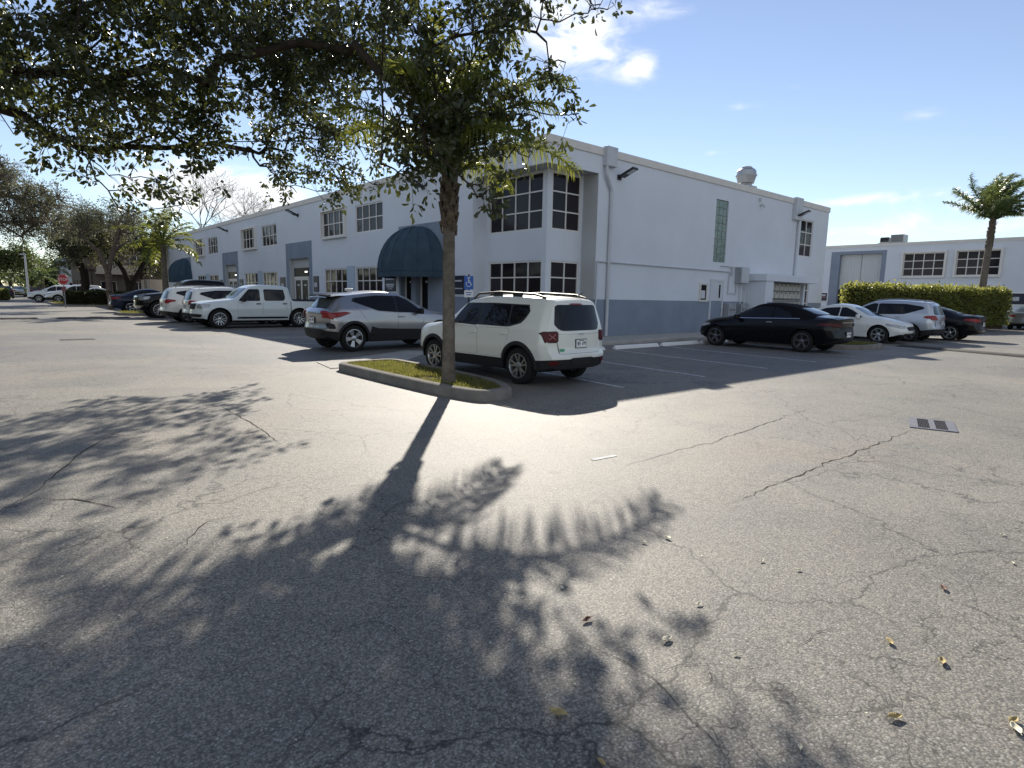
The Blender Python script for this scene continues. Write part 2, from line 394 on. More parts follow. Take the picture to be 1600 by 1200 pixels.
def font(s, size, name, mat, parent, mtx, extrude=0.004):
    cu = bpy.data.curves.new(name, 'FONT'); cu.body = s; cu.size = size; cu.extrude = extrude; cu.align_x = 'CENTER'; cu.align_y = 'CENTER'
    cu.materials.append(M[mat])
    t = bpy.data.objects.new(name, cu); COL.objects.link(t)
    me = bpy.data.meshes.new_from_object(t.evaluated_get(bpy.context.evaluated_depsgraph_get())); me.materials.clear(); me.materials.append(M[mat])
    bpy.data.objects.remove(t)
    o = bpy.data.objects.new(name, me); COL.objects.link(o)
    if parent: o.parent = parent
    o.matrix_local = mtx
    return o

# ---------------------------------------------------------------- the ground
mb = MB(); mb.quad((-900, -900, 0), (900, -900, 0), (900, 900, 0), (-900, 900, 0))
tag(mb.build('ground', 'asphalt'), kind='structure')
# pavement along both facades, with a real kerb step
mb = MB()
mb.prism([(-1.85, -1.5), (-1.6, -1.78), (-1.2, -1.85), (30, -1.85), (30, 0.3), (0.3, 0.3), (0.3, 62), (-1.85, 62)], -0.1, 0.11)
tag(mb.build('pavement', 'conc', bevel=0.02), kind='structure')
mb = MB()
mb.prism([(-8.62, -1.92), (-8.84, -3.12), (-7.3, -3.04), (-5.1, -1.0), (-5.45, -0.42), (-7.1, -1.28)], -0.1, 0.012)
tag(mb.build('concrete_walk', 'conc'), kind='structure')
# stall lines
def line_strip(mb, a, b, w, z=0.004):
    a = Vector((a[0], a[1], z)); b = Vector((b[0], b[1], z)); d = (b-a).normalized(); n = Vector((-d.y, d.x, 0))*w/2
    mb.quad(a-n, b-n, b+n, a+n)
mb = MB()
for x in (-5.25, -2.72, -0.15, 2.40, 4.95, 10.2, 12.9, 15.6, 18.3):
    line_strip(mb, (x, -3.15), (x-0.62, -8.1), 0.10)
for y in (2.9, 5.6, 8.3, 10.9, 13.6, 16.2, 18.8, 21.4):
    line_strip(mb, (-2.4, y), (-7.4, y), 0.10)
line_strip(mb, gp(925, 719), gp(962, 712), 0.05)
tag(mb.build('parking_lines', 'line'), kind='structure')
# long open cracks in the tarmac
def crack_line(mb, pts, w0, jit, seed):
    r = random.Random(seed); P = []
    for (a, b) in zip(pts[:-1], pts[1:]):
        a = Vector(a); b = Vector(b); n = max(2, int((b-a).length/0.10))
        for i in range(n):
            t = i/n; p = a.lerp(b, t); P.append(Vector((p.x+r.gauss(0, jit), p.y+r.gauss(0, jit), 0.004)))
    P.append(Vector((*pts[-1][:2], 0.004)))
    ws = [w0*max(0.15, (0.45+r.random()*0.9))*min(1, 0.25+2.5*min(i, len(P)-1-i)/len(P)) for i in range(len(P))]
    for i in range(len(P)-1):
        d = (P[i+1]-P[i]).normalized(); n = Vector((-d.y, d.x, 0))
        mb.quad(P[i]-n*ws[i]/2, P[i+1]-n*ws[i+1]/2, P[i+1]+n*ws[i+1]/2, P[i]+n*ws[i]/2)
mb = MB()
for k, (px, w, j) in enumerate([
    ([(1425, 672), (1330, 710), (1210, 757), (1130, 790)], 0.016, 0.018),
    ([(905, 1005), (975, 1032), (1018, 1058), (1062, 1105), (1110, 1150), (1142, 1199)], 0.0075, 0.008),
    ([(1018, 1058), (1055, 1040), (1100, 1036), (1170, 1043), (1225, 1028)], 0.005, 0.008),
    ([(840, 1005), (870, 1018), (905, 1005)], 0.004, 0.006),
    ([(1105, 1036), (1112, 1060), (1100, 1075)], 0.004, 0.006),
    ([(45, 776), (110, 781), (170, 790), (205, 795)], 0.018, 0.02),
    ([(290, 850), (300, 835), (330, 815), (375, 806)], 0.010, 0.015),
    ([(0, 800), (60, 765), (130, 705), (178, 678), (215, 682)], 0.016, 0.01),
    ([(345, 635), (400, 665), (440, 695)], 0.018, 0.008),
    ([(980, 728), (1060, 703), (1120, 690), (1180, 668), (1260, 640)], 0.014, 0.02),
    ([(560, 880), (640, 900), (700, 905), (720, 915)], 0.006, 0.01),
    ([(1245, 1010), (1265, 1000), (1280, 985), (1310, 988)], 0.005, 0.006),
    ([(1480, 935), (1530, 955), (1600, 985)], 0.006, 0.008)]):
    crack_line(mb, [gp(*p) for p in px], w*0.62, j*0.8, k)
tag(mb.build('asphalt_crack', 'crack'), kind='structure')

# ---------------------------------------------------------------- wall builder
class Plane:                        # a along the wall, n out of it, z up
    def __init__(s, o, a, n): s.o = Vector(o); s.a = Vector(a); s.n = Vector(n)
    def __call__(s, a, n, z): return s.o + s.a*a + s.n*n + Vector((0, 0, z))
def wall(mb, P, a0, a1, z0, z1, holes=(), cuts_a=(), cuts_z=(), mat=lambda a, z: 0, n=0.0, jamb=None):
    xs = sorted({a0, a1, *[c for c in cuts_a if a0 < c < a1], *[h[0] for h in holes], *[h[1] for h in holes]})
    zs = sorted({z0, z1, *[c for c in cuts_z if z0 < c < z1], *[h[2] for h in holes], *[h[3] for h in holes]})
    xs = [x for x in xs if a0 <= x <= a1]; zs = [z for z in zs if z0 <= z <= z1]
    for i in range(len(xs)-1):
        for j in range(len(zs)-1):
            ca, cz = (xs[i]+xs[i+1])/2, (zs[j]+zs[j+1])/2
            if any(h[0] < ca < h[1] and h[2] < cz < h[3] for h in holes): continue
            mb.quad(P(xs[i], n, zs[j]), P(xs[i+1], n, zs[j]), P(xs[i+1], n, zs[j+1]), P(xs[i], n, zs[j+1]), mat(ca, cz))
    for h in holes:
        if len(h) > 4 and h[4]:
            d = n-h[4]; k = h[5] if len(h) > 5 else (mat(h[0]-0.01, (h[2]+h[3])/2) if jamb is None else jamb)
            mb.quad(P(h[0], n, h[2]), P(h[0], d, h[2]), P(h[0], d, h[3]), P(h[0], n, h[3]), k)
            mb.quad(P(h[1], n, h[2]), P(h[1], d, h[2]), P(h[1], d, h[3]), P(h[1], n, h[3]), k)
            mb.quad(P(h[0], n, h[2]), P(h[0], d, h[2]), P(h[1], d, h[2]), P(h[1], n, h[2]), k)
            mb.quad(P(h[0], n, h[3]), P(h[0], d, h[3]), P(h[1], d, h[3]), P(h[1], n, h[3]), k)
def window(P, a0, a1, z0, z1, cols, rows, parent, n=-0.09, bar=0.045, edge=0.06, name='window', fins=None, glass='glass', zsplit=None):
    mb = MB(); t = 0.05
    def bx(x0, x1, y0, y1, m=0, n0=None, n1=None): mb.box((x0, n if n0 is None else n0, y0), (x1, n+t if n1 is None else n1, y1), m, P)
    bx(a0, a0+edge, z0, z1); bx(a1-edge, a1, z0, z1)
    bx(a0+edge, a1-edge, z0, z0+edge); bx(a0+edge, a1-edge, z1-edge, z1)
    for i in range(1, cols):
        c = a0 + (a1-a0)*i/cols; bx(c-bar/2, c+bar/2, z0+edge, z1-edge)
    zz = zsplit or [z0 + (z1-z0)*j/rows for j in range(1, rows)]
    for z in zz:
        for i in range(cols):
            l = a0+(a1-a0)*i/cols + (edge if i == 0 else bar/2); r = a0+(a1-a0)*(i+1)/cols - (edge if i == cols-1 else bar/2)
            bx(l, r, z-bar/2, z+bar/2, n1=n+t-0.004)
    if fins:                        # a box frame standing out of the wall
        f, w = fins
        for x0, x1 in ((a0-w, a0-0.003), (a1+0.003, a1+w)): mb.box((x0, -0.02, z0-w), (x1, f, z1+w), 0, P)
        mb.box((a0-0.003, -0.02, z1+0.003), (a1+0.003, f-0.004, z1+w), 0, P)
        mb.box((a0-0.003, -0.02, z0-w), (a1+0.003, f-0.004, z0-0.003), 0, P)
    fr = mb.build(name, 'frame' if not fins else 'frame', parent)
    g = MB()
    for i in range(cols):           # every pane leans a hair differently, so reflections break up
        for j in range(len(zz)+1):
            za = z0 if j == 0 else zz[j-1]; zb = z1 if j == len(zz) else zz[j]
            l = a0+(a1-a0)*i/cols; r = a0+(a1-a0)*(i+1)/cols; q = [n+0.012+random.uniform(-.004, .004) for _ in range(3)]
            g.quad(P(l, q[0], za), P(r, q[1], za), P(r, q[1]+q[2]-q[0], zb), P(l, q[2], zb))
    g.build('pane', glass, fr)
    return fr

# ---------------------------------------------------------------- the white two-storey building
ROOF = 6.60
bd = tag(empty('office_building'), 'white two-storey stucco building with blue-grey base, navy awnings and a glazed corner', 'building')
PL = Plane((0, 0, 0), (0, 1, 0), (-1, 0, 0))     # left facade
PR = Plane((0, 0, 0), (1, 0, 0), (0, -1, 0))     # right facade
DADO = 1.45; LEN = 54.8; WID = 21.6
NL, NR, SOF = 3.95, 2.46, 5.77                  # corner notch
BX, BY = 0.70, 0.70                             # planes of the glazed bay
lw = []                                         # windows of the left facade: a0,a1,z0,z1,fins
for c in (14.0, 27.4, 40.2):
    lw += [(c-3.25, c-0.55, 4.40, 5.70, None), (c+0.50, c+3.15, 4.40, 5.70, (0.17, 0.10)),
           (c-3.15, c-0.50, 1.47, 2.76, None), (c+0.50, c+3.20, 1.47, 2.76, None)]
panels = [(5.75, 9.35, 4.42), (18.80, 22.72, 4.38), (32.0, 35.85, 4.36), (45.3, 48.9, 4.42)]
recess = [(19.28, 22.20, 0.11, 3.46, 0.24, 3), (32.45, 35.3, 0.11, 3.43, 0.24, 3)]
awn_open = [(7.0, 7.95, 0.11, 2.42, 0.35), (7.98+0.35, 9.22, 0.11, 2.42, 0.35), (46.2, 47.0, 0.11, 2.42, 0.35), (47.4, 48.2, 0.11, 2.42, 0.35)]
holes_l = [(a, b, c, d, 0.13) for a, b, c, d, f in lw] + recess + awn_open + [(0, NL, 0.0, SOF, 0)]
def lmat(a, z):
    for p0, p1, pz in panels:
        if p0 < a < p1 and z < pz: return 1
    return 2 if z < DADO else 0
mb = MB()
wall(mb, PL, 0, LEN, 0, ROOF, holes_l, [x for p in panels for x in p[:2]], [DADO]+[p[2] for p in panels], lmat)
# right facade
MB0, MB1 = 13.15, 18.65                         # mail box shelter
rw_ = [(18.30, 19.78, 3.85, 5.74, (2, 3)), (18.45, 19.85, 0.75, 2.78, (2, 3))]
gb = (10.10, 11.10, 3.15, 5.80)
holes_r = [(a, b, c, d, 0.13) for a, b, c, d, e in rw_] + [(*gb, 0.10)] + [(0, NR, 0.0, SOF, 0)]
wall(mb, PR, 0, WID, 0, ROOF, holes_r, [], [DADO], lambda a, z: 2 if z < DADO else 0)
# notch: soffit, returns, bay spandrels
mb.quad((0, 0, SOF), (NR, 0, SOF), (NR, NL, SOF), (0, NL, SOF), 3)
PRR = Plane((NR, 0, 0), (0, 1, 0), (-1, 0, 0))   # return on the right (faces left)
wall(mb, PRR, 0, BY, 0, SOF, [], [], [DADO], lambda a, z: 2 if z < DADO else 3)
PRL = Plane((0, NL, 0), (1, 0, 0), (0, -1, 0))   # return on the left (faces the right)
wall(mb, PRL, 0, BX, 0, SOF, [], [], [DADO], lambda a, z: 2 if z < DADO else 0)
PBL = Plane((BX, 0, 0), (0, 1, 0), (-1, 0, 0)); PBR = Plane((0, BY, 0), (1, 0, 0), (0, -1, 0))
wa, wb_ = (3.80, SOF-0.03), (1.02, 2.76)
bl = (BY+0.20, NL-0.12); br = (BX+0.22, NR-0.10)
wall(mb, PBL, BY, NL, 0, SOF, [(*bl, *wa, 0.10), (*bl, *wb_, 0.10)], [], [DADO], lambda a, z: 2 if z < 0.9 else 0)
wall(mb, PBR, BX, NR, 0, SOF, [(*br, *wa, 0.10), (*br, *wb_, 0.10)], [], [DADO], lambda a, z: 2 if z < 0.9 else 0)
# far end, back, roof
PE = Plane((WID, 0, 0), (0, 1, 0), (1, 0, 0)); wall(mb, PE, 0, LEN, 0, ROOF, [], [], [DADO], lambda a, z: 2 if z < DADO else 0)
PB = Plane((0, LEN, 0), (1, 0, 0), (0, 1, 0)); wall(mb, PB, 0, WID, 0, ROOF, [], [], [DADO], lambda a, z: 2 if z < DADO else 0)
for (a0, a1, z0, z1, d, _k) in recess:           # back wall of the entrance recesses
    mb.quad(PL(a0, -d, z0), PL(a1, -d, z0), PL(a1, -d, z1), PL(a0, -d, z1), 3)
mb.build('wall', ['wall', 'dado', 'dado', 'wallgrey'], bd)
mb = MB(); mb.quad((0.2, 0.2, ROOF-0.35), (WID-0.2, 0.2, ROOF-0.35), (WID-0.2, LEN-0.2, ROOF-0.35), (0.2, LEN-0.2, ROOF-0.35))
mb.build('roof', 'roofgrey', bd)
# coping: stands 4 cm proud of the wall
mb = MB(); c = 0.045; cz0, cz1 = ROOF-0.22, ROOF+0.05
mb.box((-c, -c, cz0), (WID+c, 0.22, cz1)); mb.box((-c, 0.22, cz0), (0.22, LEN+c, cz1))
mb.box((WID-0.2, 0.22, cz0), (WID+c, LEN+c, cz1)); mb.box((0.22, LEN-0.2, cz0), (WID-0.2, LEN+c, cz1))
mb.build('coping', 'cap', bd, bevel=0.015)
for (a0, a1, z0, z1, f) in lw: window(PL, a0, a1, z0, z1, 4, 2, bd, fins=f, n=(-0.09 if not f else -0.02))
for (a0, a1, z0, z1, (cc, rr)) in rw_: window(PR, a0, a1, z0, z1, cc, rr, bd)
window(PBL, *bl, *wa, 4, 3, bd, n=-0.07); window(PBR, *br, *wa, 2, 3, bd, n=-0.07)
window(PBL, *bl, *wb_, 4, 3, bd, n=-0.07); window(PBR, *br, *wb_, 2, 3, bd, n=-0.07)
# pale blue pilaster strip between paired lower windows
for c in (14.0, 27.4, 40.2):
    mb = MB(); mb.box((c-0.42, 0.0, DADO+0.01), (c+0.42, 0.045, 2.86), 0, PL); mb.build('pilaster', 'trimblue', bd)
# glass block strip
mb = MB(); a0, a1, z0, z1 = gb; nc, nr_ = 3, 8
for i in range(nc):
    for j in range(nr_):
        x0 = a0+(a1-a0)*i/nc; x1 = a0+(a1-a0)*(i+1)/nc; y0 = z0+(z1-z0)*j/nr_; y1 = z0+(z1-z0)*(j+1)/nr_; g = 0.012
        mb.box((x0+g, -0.10, y0+g), (x1-g, -0.045+random.uniform(-.003, .003), y1-g), 0, PR)
mb.quad(PR(a0, -0.09, z0), PR(a1, -0.09, z0), PR(a1, -0.09, z1), PR(a0, -0.09, z1), 1)
mb.build('glass_block_window', ['glassblk', 'mortar'], bd, bevel=0.01)
# entrance doors in the recesses
def glass_door(P, a0, a1, z0, z1, n, parent, label=None):
    mb = MB(); t = 0.06; e = 0.09
    mb.box((a0, n, z0), (a0+e, n+t, z1), 0, P); mb.box((a1-e, n, z0), (a1, n+t, z1), 0, P)
    mb.box((a0+e, n, z1-e), (a1-e, n+t, z1), 0, P)
    mb.quad(P(a0+e, n+0.03, z0), P(a1-e, n+0.03, z0), P(a1-e, n+0.03, z1-e), P(a0+e, n+0.03, z1-e), 1)
    d = mb.build('door', ['frame', 'door'], parent)
    h = MB(); hx = a0+e+0.08
    h.tube([P(hx, n+0.03, 1.0), P(hx, n+0.12, 1.0), P(hx, n+0.12, 1.32), P(hx, n+0.03, 1.32)], 0.012, 6)
    h.build('handle', 'chrome', d)
    h = MB(); h.box((a0+e+0.25, n+0.032, z1-0.42), (a1-e-0.25, n+0.036, z1-0.33), 0, P); h.build('door_number', 'signink', d)
    return d
for (a0, a1, z0, z1, dd, _k) in recess:
    n = -dd+0.004; ac = (a0+a1)/2 + 0.12
    glass_door(PL, ac-1.02, ac, z0, 2.30, n, bd); glass_door(PL, ac+0.004, ac+1.02, z0, 2.30, n, bd)
    t = MB(); t.box((ac-1.06, n, 2.42), (ac+1.06, n+0.06, 2.92), 0, PL); t.build('transom', 'door', bd)
    t = MB(); t.box((ac-1.12, n, 2.305), (ac+1.12, n+0.075, 2.415), 0, PL); t.build('door_head', 'frame', bd)
    t = MB(); t.box((ac-0.92, n+0.064, 2.64), (ac-0.62, n+0.09, 2.72), 0, PL); t.build('transom_reflection', pm('glowing_reflection', (0.9, 0.9, 0.85), 0.4, emit=((1, 0.97, 0.9), 1.2)), bd)  # glowing strip on the transom glass, standing in for a light reflection
for (a0, a1, z0, z1, dd) in awn_open: glass_door(PL, a0, a1, z0, z1, -0.30, bd)
# navy dome awnings
def awning(ac, parent):
    hw, hh, dp, zb = 2.02, 1.86, 1.55, 2.44
    ng, nk, seg = 9, 6, 10; P = []
    for i in range(ng*nk+1):
        th = PI*i/(ng*nk); row = []
        fr_ = (i % nk)/nk; sag = 1-0.045*math.sin(PI*fr_)
        for j in range(seg+1):
            ph = PI/2*j/seg
            row.append(PL(ac - hw*math.cos(th)*math.cos(ph)**0.9*sag, dp*math.sin(th)*math.cos(ph)**0.9*sag+0.02, zb + hh*math.sin(ph)))
        P.append([Vector(row[0])-Vector((0, 0, 0.24))] + row)
    mb = MB(); mb.grid(P); a = mb.build('awning', 'awning', parent, smooth=True, angle=28)
    r = MB()
    for i in range(0, ng*nk+1, nk): r.tube([p + Vector((-0.004, 0, 0.004)) for p in P[i][1:]], 0.02, 6)
    r.tube([row[1] for row in P], 0.018, 6)
    r.build('awning_rib', 'awning', a, smooth=True)
awning(7.75, bd); awning(47.1, bd)
# downspouts with scupper boxes
def downspout(a, zt, jog):
    mb = MB()
    mb.box((a-0.05, 0.0, zt-0.55), (a+0.52, 0.20, zt+0.10), 0, PR)
    pts = [PR(a+0.02, 0.13, zt-0.5), PR(a+0.05, 0.13, zt-0.85), PR(a+jog, 0.075, zt-1.35), PR(a+jog, 0.075, 0.12)]
    mb.tube(pts, 0.062, 8)
    return mb
downspout(2.70, ROOF, 0.40).build('downspout', 'pipe', bd, bevel=0.01)
mb = MB(); mb.box((17.2, 0, ROOF-1.0), (17.95, 0.20, ROOF+0.09), 0, PR); mb.tube([PR(17.85, 0.08, ROOF-0.9), PR(17.85, 0.08, 2.72)], 0.055, 8)
mb.build('downspout', 'pipe', bd, bevel=0.01)
# conduit runs
mb = MB()
mb.tube([PR(2.5, 0.05, 2.78), PR(11.45, 0.05, 2.77), PR(11.45, 0.05, 1.80), PR(12.15, 0.05, 1.80), PR(12.15, 0.05, 2.33)], 0.03, 6)
mb.tube([PR(10.7, 0.05, 3.0), PR(12.4, 0.05, 3.0), PR(12.55, 0.05, 2.9)], 0.022, 6)
mb.tube([PR(12.45, 0.10, 2.35), PR(12.45, 0.10, 0.2)], 0.03, 6)
mb.tube([PR(12.85, 0.10, 2.6), PR(12.85, 0.10, 0.2)], 0.035, 6)
mb.tube([PR(2.5, 0.05, 2.78), PR(2.5, 0.05, 0.12)], 0.028, 6)
mb.box((11.60, 0.0, 2.62), (11.72, 0.12, 3.0), 0, PR)
mb.build('conduit', 'pipe', bd)
# side door
mb = MB(); a0, a1 = 10.0, 11.08
mb.box((a0, 0.0, 0.12), (a0+0.08, 0.05, 2.42), 0, PR); mb.box((a1-0.08, 0.0, 0.12), (a1, 0.05, 2.42), 0, PR); mb.box((a0+0.08, 0, 2.33), (a1-0.08, 0.05, 2.42), 0, PR)
mb.box((a0+0.08, 0, 1.47), (a1-0.08, 0.03, 2.33), 0, PR); mb.box((a0+0.08, 0, 0.12), (a1-0.08, 0.03, 1.47), 1, PR)
d = mb.build('door', ['doorwhite', 'dado'], bd)
h = MB(); h.box((10.70, 0.031, 1.60), (10.82, 0.036, 2.18), 0, PR); h.build('door_light', 'door', d)
h = MB(); h.tube([PR(10.9, 0.03, 1.1), PR(10.9, 0.09, 1.1), PR(10.78, 0.09, 1.1)], 0.014, 6); h.build('handle', 'chrome', d)
# mail box shelter built onto the wall
mb = MB()
mb.box((MB0, 0, 0.11), (MB0+0.22, 0.95, 2.42), 0, PR); mb.box((MB1-0.30, 0, 0.11), (MB1-0.12, 0.40, 2.42), 0, PR)
mb.box((MB0-0.10, 0, 2.42), (MB1, 1.0, 2.74), 0, PR)
mb.box((MB0+0.22, 0.55, 0.11), (MB0+0.75, 0.95, 1.45), 1, PR)
mb.box((MB0+0.22, 0.55, 1.45), (MB0+0.75, 0.95, 2.42), 0, PR)
mb.build('mail_shelter', ['wall', 'dado'], bd, bevel=0.012)

# ---------------------------------------------------------------- things fixed to or standing at the building
def mail_bank(x0, x1, z0, z1, cols, rows, label):
    root = tag(empty('mailbox_bank', PR((x0+x1)/2, 0.25, z0)), label, 'mailboxes', 'mailbox banks in the shelter')
    cx = (x0+x1)/2
    b = MB(); b.box((x0-cx, 0.2, 0), (x1-cx, -0.02, z1-z0)); b.build('cabinet', 'black', root)
    for i in range(cols):
        for j in range(rows):
            w = (x1-x0)/cols; hh = (z1-z0)/rows; m = MB(); g = 0.022
            u0, u1, v0, v1 = x0-cx+w*i+g, x0-cx+w*(i+1)-g, hh*j+g, hh*(j+1)-g
            m.box((u0, -0.02, v0), (u1, -0.05, v1), 0); m.box((u0+w*0.3, -0.05, v0+hh*0.62), (u0+w*0.55, -0.056, v0+hh*0.80), 1)
            m.box((u0, -0.05, v1-0.02), (u1, -0.085, v1), 0)
            m.build('mailbox_door', ['mailgrey', 'black'], root)
mail_bank(14.0, 18.2, 1.62, 2.38, 9, 2, 'upper double row of grey mailbox doors in the wall shelter')
mail_bank(14.6, 18.2, 0.95, 1.50, 8, 1, 'lower single row of grey mailbox doors in the wall shelter')
def floodlight(P, a, z, label, side=1):
    root = tag(empty('floodlight', P(a, 0, z)), label, 'floodlight', 'wall floodlights')
    def T(x, y, zz): return P(x*side, y, zz) - P.o
    m = MB(); m.box((-0.09, 0.0, -0.09), (0.09, 0.05, 0.09), 0, T); m.tube([T(0, 0.05, 0), T(0.0, 0.10, 0.0), T(0.0, 0.17, 0.02)], 0.045, 8); m.build('arm', 'black', root)
    d = Vector((0.10, 0.92, 0.38)).normalized(); s_ = d.cross(Vector((0, 0, 1))).normalized(); u = s_.cross(d)
    c = Vector((0.0, 0.17, 0.02)) + d*0.27
    def H(x, y, zz): q = c + d*x + s_*y + u*zz; return T(q.x, q.y, q.z)
    m = MB(); m.box((-0.30, -0.17, -0.035), (0.30, 0.17, 0.035), 0, H); hd = m.build('lamp_head', 'black', root, bevel=0.015)
    m = MB(); m.box((-0.05, -0.13, -0.046), (0.26, 0.13, -0.0355), 0, H); m.build('lens', 'headlamp', hd)
floodlight(PR, 3.55, 5.78, 'black floodlight on the right facade beside the near downspout')
floodlight(PR, 17.55, 5.78, 'black floodlight on the right facade above the far slim window')
floodlight(PL, 7.3, 5.85, 'black floodlight above the near navy awning, half behind leaves', -1)
floodlight(PL, 20.6, 5.88, 'black floodlight on the left facade above the nearer entrance recess', -1)
floodlight(PL, 34.2, 5.92, 'black floodlight on the left facade above the farther entrance recess', -1)
def board(P, a0, a1, z0, z1, n, label, lines, rim=True, name='wall_sign', base='navy'):
    root = tag(empty(name, P((a0+a1)/2, n, z0)), label, 'sign', 'dark sign boards on the walls')
    o = P((a0+a1)/2, n, z0) - P.o
    def T(x, y, z): return P(x, y, z) - P.o
    w, hh = a1-a0, z1-z0
    if rim:
        m = MB(); e = 0.07
        m.box((-w/2-e, 0, -e), (w/2+e, 0.03, hh+e), 0, T); m.build('backing_board', 'white', root)
    m = MB(); m.box((-w/2, 0.0305 if rim else 0, 0), (w/2, 0.05, hh), 0, T); pn = m.build('panel', base, root)
    if lines:
        m = MB(); r = random.Random(int(a0*100))
        for (zc, h, x0, x1, mi) in lines:
            x = x0
            while x < x1:
                l = min(r.uniform(0.03, 0.07)*w, x1-x); 
                m.box((x*w-w/2 if False else (x-0.5)*w, 0.0505, zc*hh-h*hh/2), ((x-0.5)*w+l*0.8 if l < w else (x1-0.5)*w, 0.054, zc*hh+h*hh/2), mi, T)
                x += l/w
        m.build('lettering', ['signink', 'pink'], pn)
    return root
board(PL, 9.55, 10.55, 1.62, 2.30, 0.0, 'navy sign board in a white frame left of the near awning doors', [(0.80, 0.07, 0.12, 0.88, 0), (0.44, 0.12, 0.15, 0.85, 0), (0.30, 0.08, 0.2, 0.8, 0), (0.16, 0.05, 0.3, 0.7, 0)])
board(PL, 4.35, 5.35, 1.55, 2.25, 0.0, 'dark sign board just right of the palm trunk, behind the blue parking sign', [(0.72, 0.09, 0.2, 0.8, 0), (0.30, 0.05, 0.15, 0.85, 0)], rim=False)
board(PL, 17.95, 18.60, 1.55, 2.40, 0.0, 'small navy sign right of the nearer entrance recess', [(0.45, 0.28, 0.25, 0.8, 0)], rim=False)
board(PL, 22.9, 23.7, 1.55, 2.40, 0.0, 'small navy sign left of the nearer entrance recess', [(0.4, 0.3, 0.25, 0.75, 0)], rim=False)
board(PL, 31.0, 31.75, 1.55, 2.35, 0.0, 'small dark sign right of the farther entrance recess, above the white pickup', [(0.6, 0.16, 0.3, 0.7, 0)], rim=False)
board(PL, 36.0, 36.7, 1.55, 2.35, 0.0, 'small dark sign left of the farther entrance recess, above the parked SUVs', [(0.5, 0.12, 0.3, 0.7, 0)], rim=False)
# notice case
root = tag(empty('notice_case', PR(9.45, 0, 1.42)), 'small framed notice case on the right facade left of the side door', 'notice board')
m = MB()
for a, b in (((-0.30, 0, 0), (-0.22, -0.06, 0.80)), ((0.22, 0, 0), (0.30, -0.06, 0.80)), ((-0.22, 0, 0), (0.22, -0.06, 0.08)), ((-0.22, 0, 0.72), (0.22, -0.06, 0.80))): m.box(a, b)
m.build('frame', 'cap', root)
m = MB(); m.box((-0.22, 0, 0.08), (0.22, -0.03, 0.72), 0); m.box((-0.16, -0.031, 0.14), (0.14, -0.036, 0.48), 1); m.build('glass_front', ['door', 'signink'], root)
# electrics
root = tag(empty('electrical_cabinet', PR(12.45, 0, 2.28)), 'grey steel electrical cabinet on the wall beside the mailbox shelter', 'electrical box')
m = MB(); m.box((-0.42, 0, 0), (0.30, -0.32, 0.72)); m.build('body', 'galv', root, bevel=0.01)
m = MB(); m.box((-0.40, -0.321, 0.02), (0.28, -0.34, 0.70)); m.build('door', 'pipe', root, bevel=0.006)
for k, (x, lb) in enumerate(((10.95, 'left of two grey meter boxes low on the wall by the side door'), (12.05, 'right of two grey meter boxes low on the wall, below the electrical cabinet'))):
    root = tag(empty('meter_box', PR(x+0.25, 0, 0.35)), lb, 'meter box', 'grey meter boxes')
    m = MB(); m.box((-0.02, 0, 0), (0.62, -0.30, 1.02)); m.build('body', 'galv', root, bevel=0.01)
    for j in range(2):
        m = MB(); m.lathe([(0.0, 0.06), (0.085, 0.05), (0.09, 0)], 12, 0, Matrix.Translation((0.14+0.3*j, -0.30, 0.78)) @ Matrix.Rotation(PI/2, 4, 'X')); m.build('dial', 'headlamp', root, smooth=True)
# little vent stub on the wall
m = MB(); m.tube([(0, 0, 0), (0, -0.16, 0), (0, -0.2, -0.1)], 0.05, 8); m.box((-0.2, 0, 0.16), (-0.08, -0.1, 0.3))
tag(m.build('wall_vent', 'pipe', loc=PR(13.9, 0, 5.95)), 'small grey vent stub high on the right facade below the roof fan', 'vent')
# roof exhaust fan
root = tag(empty('roof_exhaust_fan', (14.05, 0.9, ROOF-0.10)), 'big grey mushroom exhaust fan on the roof edge', 'roof fan')
m = MB(); m.box((-0.62, -0.62, 0.0), (0.62, 0.62, 0.62)); m.build('curb', 'galv', root)
m = MB(); m.lathe([(0.42, 0.60), (0.48, 0.78), (0.60, 0.82), (0.74, 1.28), (0.79, 1.30), (0.79, 1.38), (0.74, 1.40), (0.70, 1.66), (0.58, 1.78), (0.44, 1.82), (0.40, 1.92), (0.24, 1.98), (0.0, 1.99)], 28); m.build('hood', 'galv', root, smooth=True, angle=30); root.scale = (0.62, 0.62, 0.68)

# ---------------------------------------------------------------- the building across on the right
U2 = 40.5; R2 = 6.18
b2 = tag(empty('warehouse_building'), 'long white stucco building at the right behind the tall hedge, with big gridded windows', 'building')
P2 = Plane((U2, 0, 0), (0, 1, 0), (-1, 0, 0))
w2 = [(-0.92, 1.78, 3.60, 5.36), (-4.25, -1.66, 3.62, 5.40), (-4.27, -1.7, 0.92, 2.78), (-0.92, 1.78, 0.92, 2.78), (-12.2, -9.5, 3.6, 5.4), (-15.6, -12.9, 3.6, 5.4), (-12.2, -9.5, 0.92, 2.78)]
big = (3.35, 6.50, 0.0, 5.45, 0.45)
p2 = [(3.0, 7.2, 5.70)]
mb = MB()
wall(mb, P2, -45, 60, 0, R2, [(a, b, c, d, 0.10) for a, b, c, d in w2] + [big], [3.0, 7.2], [1.06, 5.70], lambda a, z: (1 if 3.0 < a < 7.2 and z < 5.7 else (1 if z < 1.06 else 0)))
mb.quad((U2+30, -45, 0), (U2+30, 60, 0), (U2+30, 60, R2), (U2+30, -45, R2)); mb.quad((U2, -45, 0), (U2+30, -45, 0), (U2+30, -45, R2), (U2, -45, R2)); mb.quad((U2, 60, 0), (U2+30, 60, 0), (U2+30, 60, R2), (U2, 60, R2))
mb.build('wall', ['wall', 'dado'], b2)
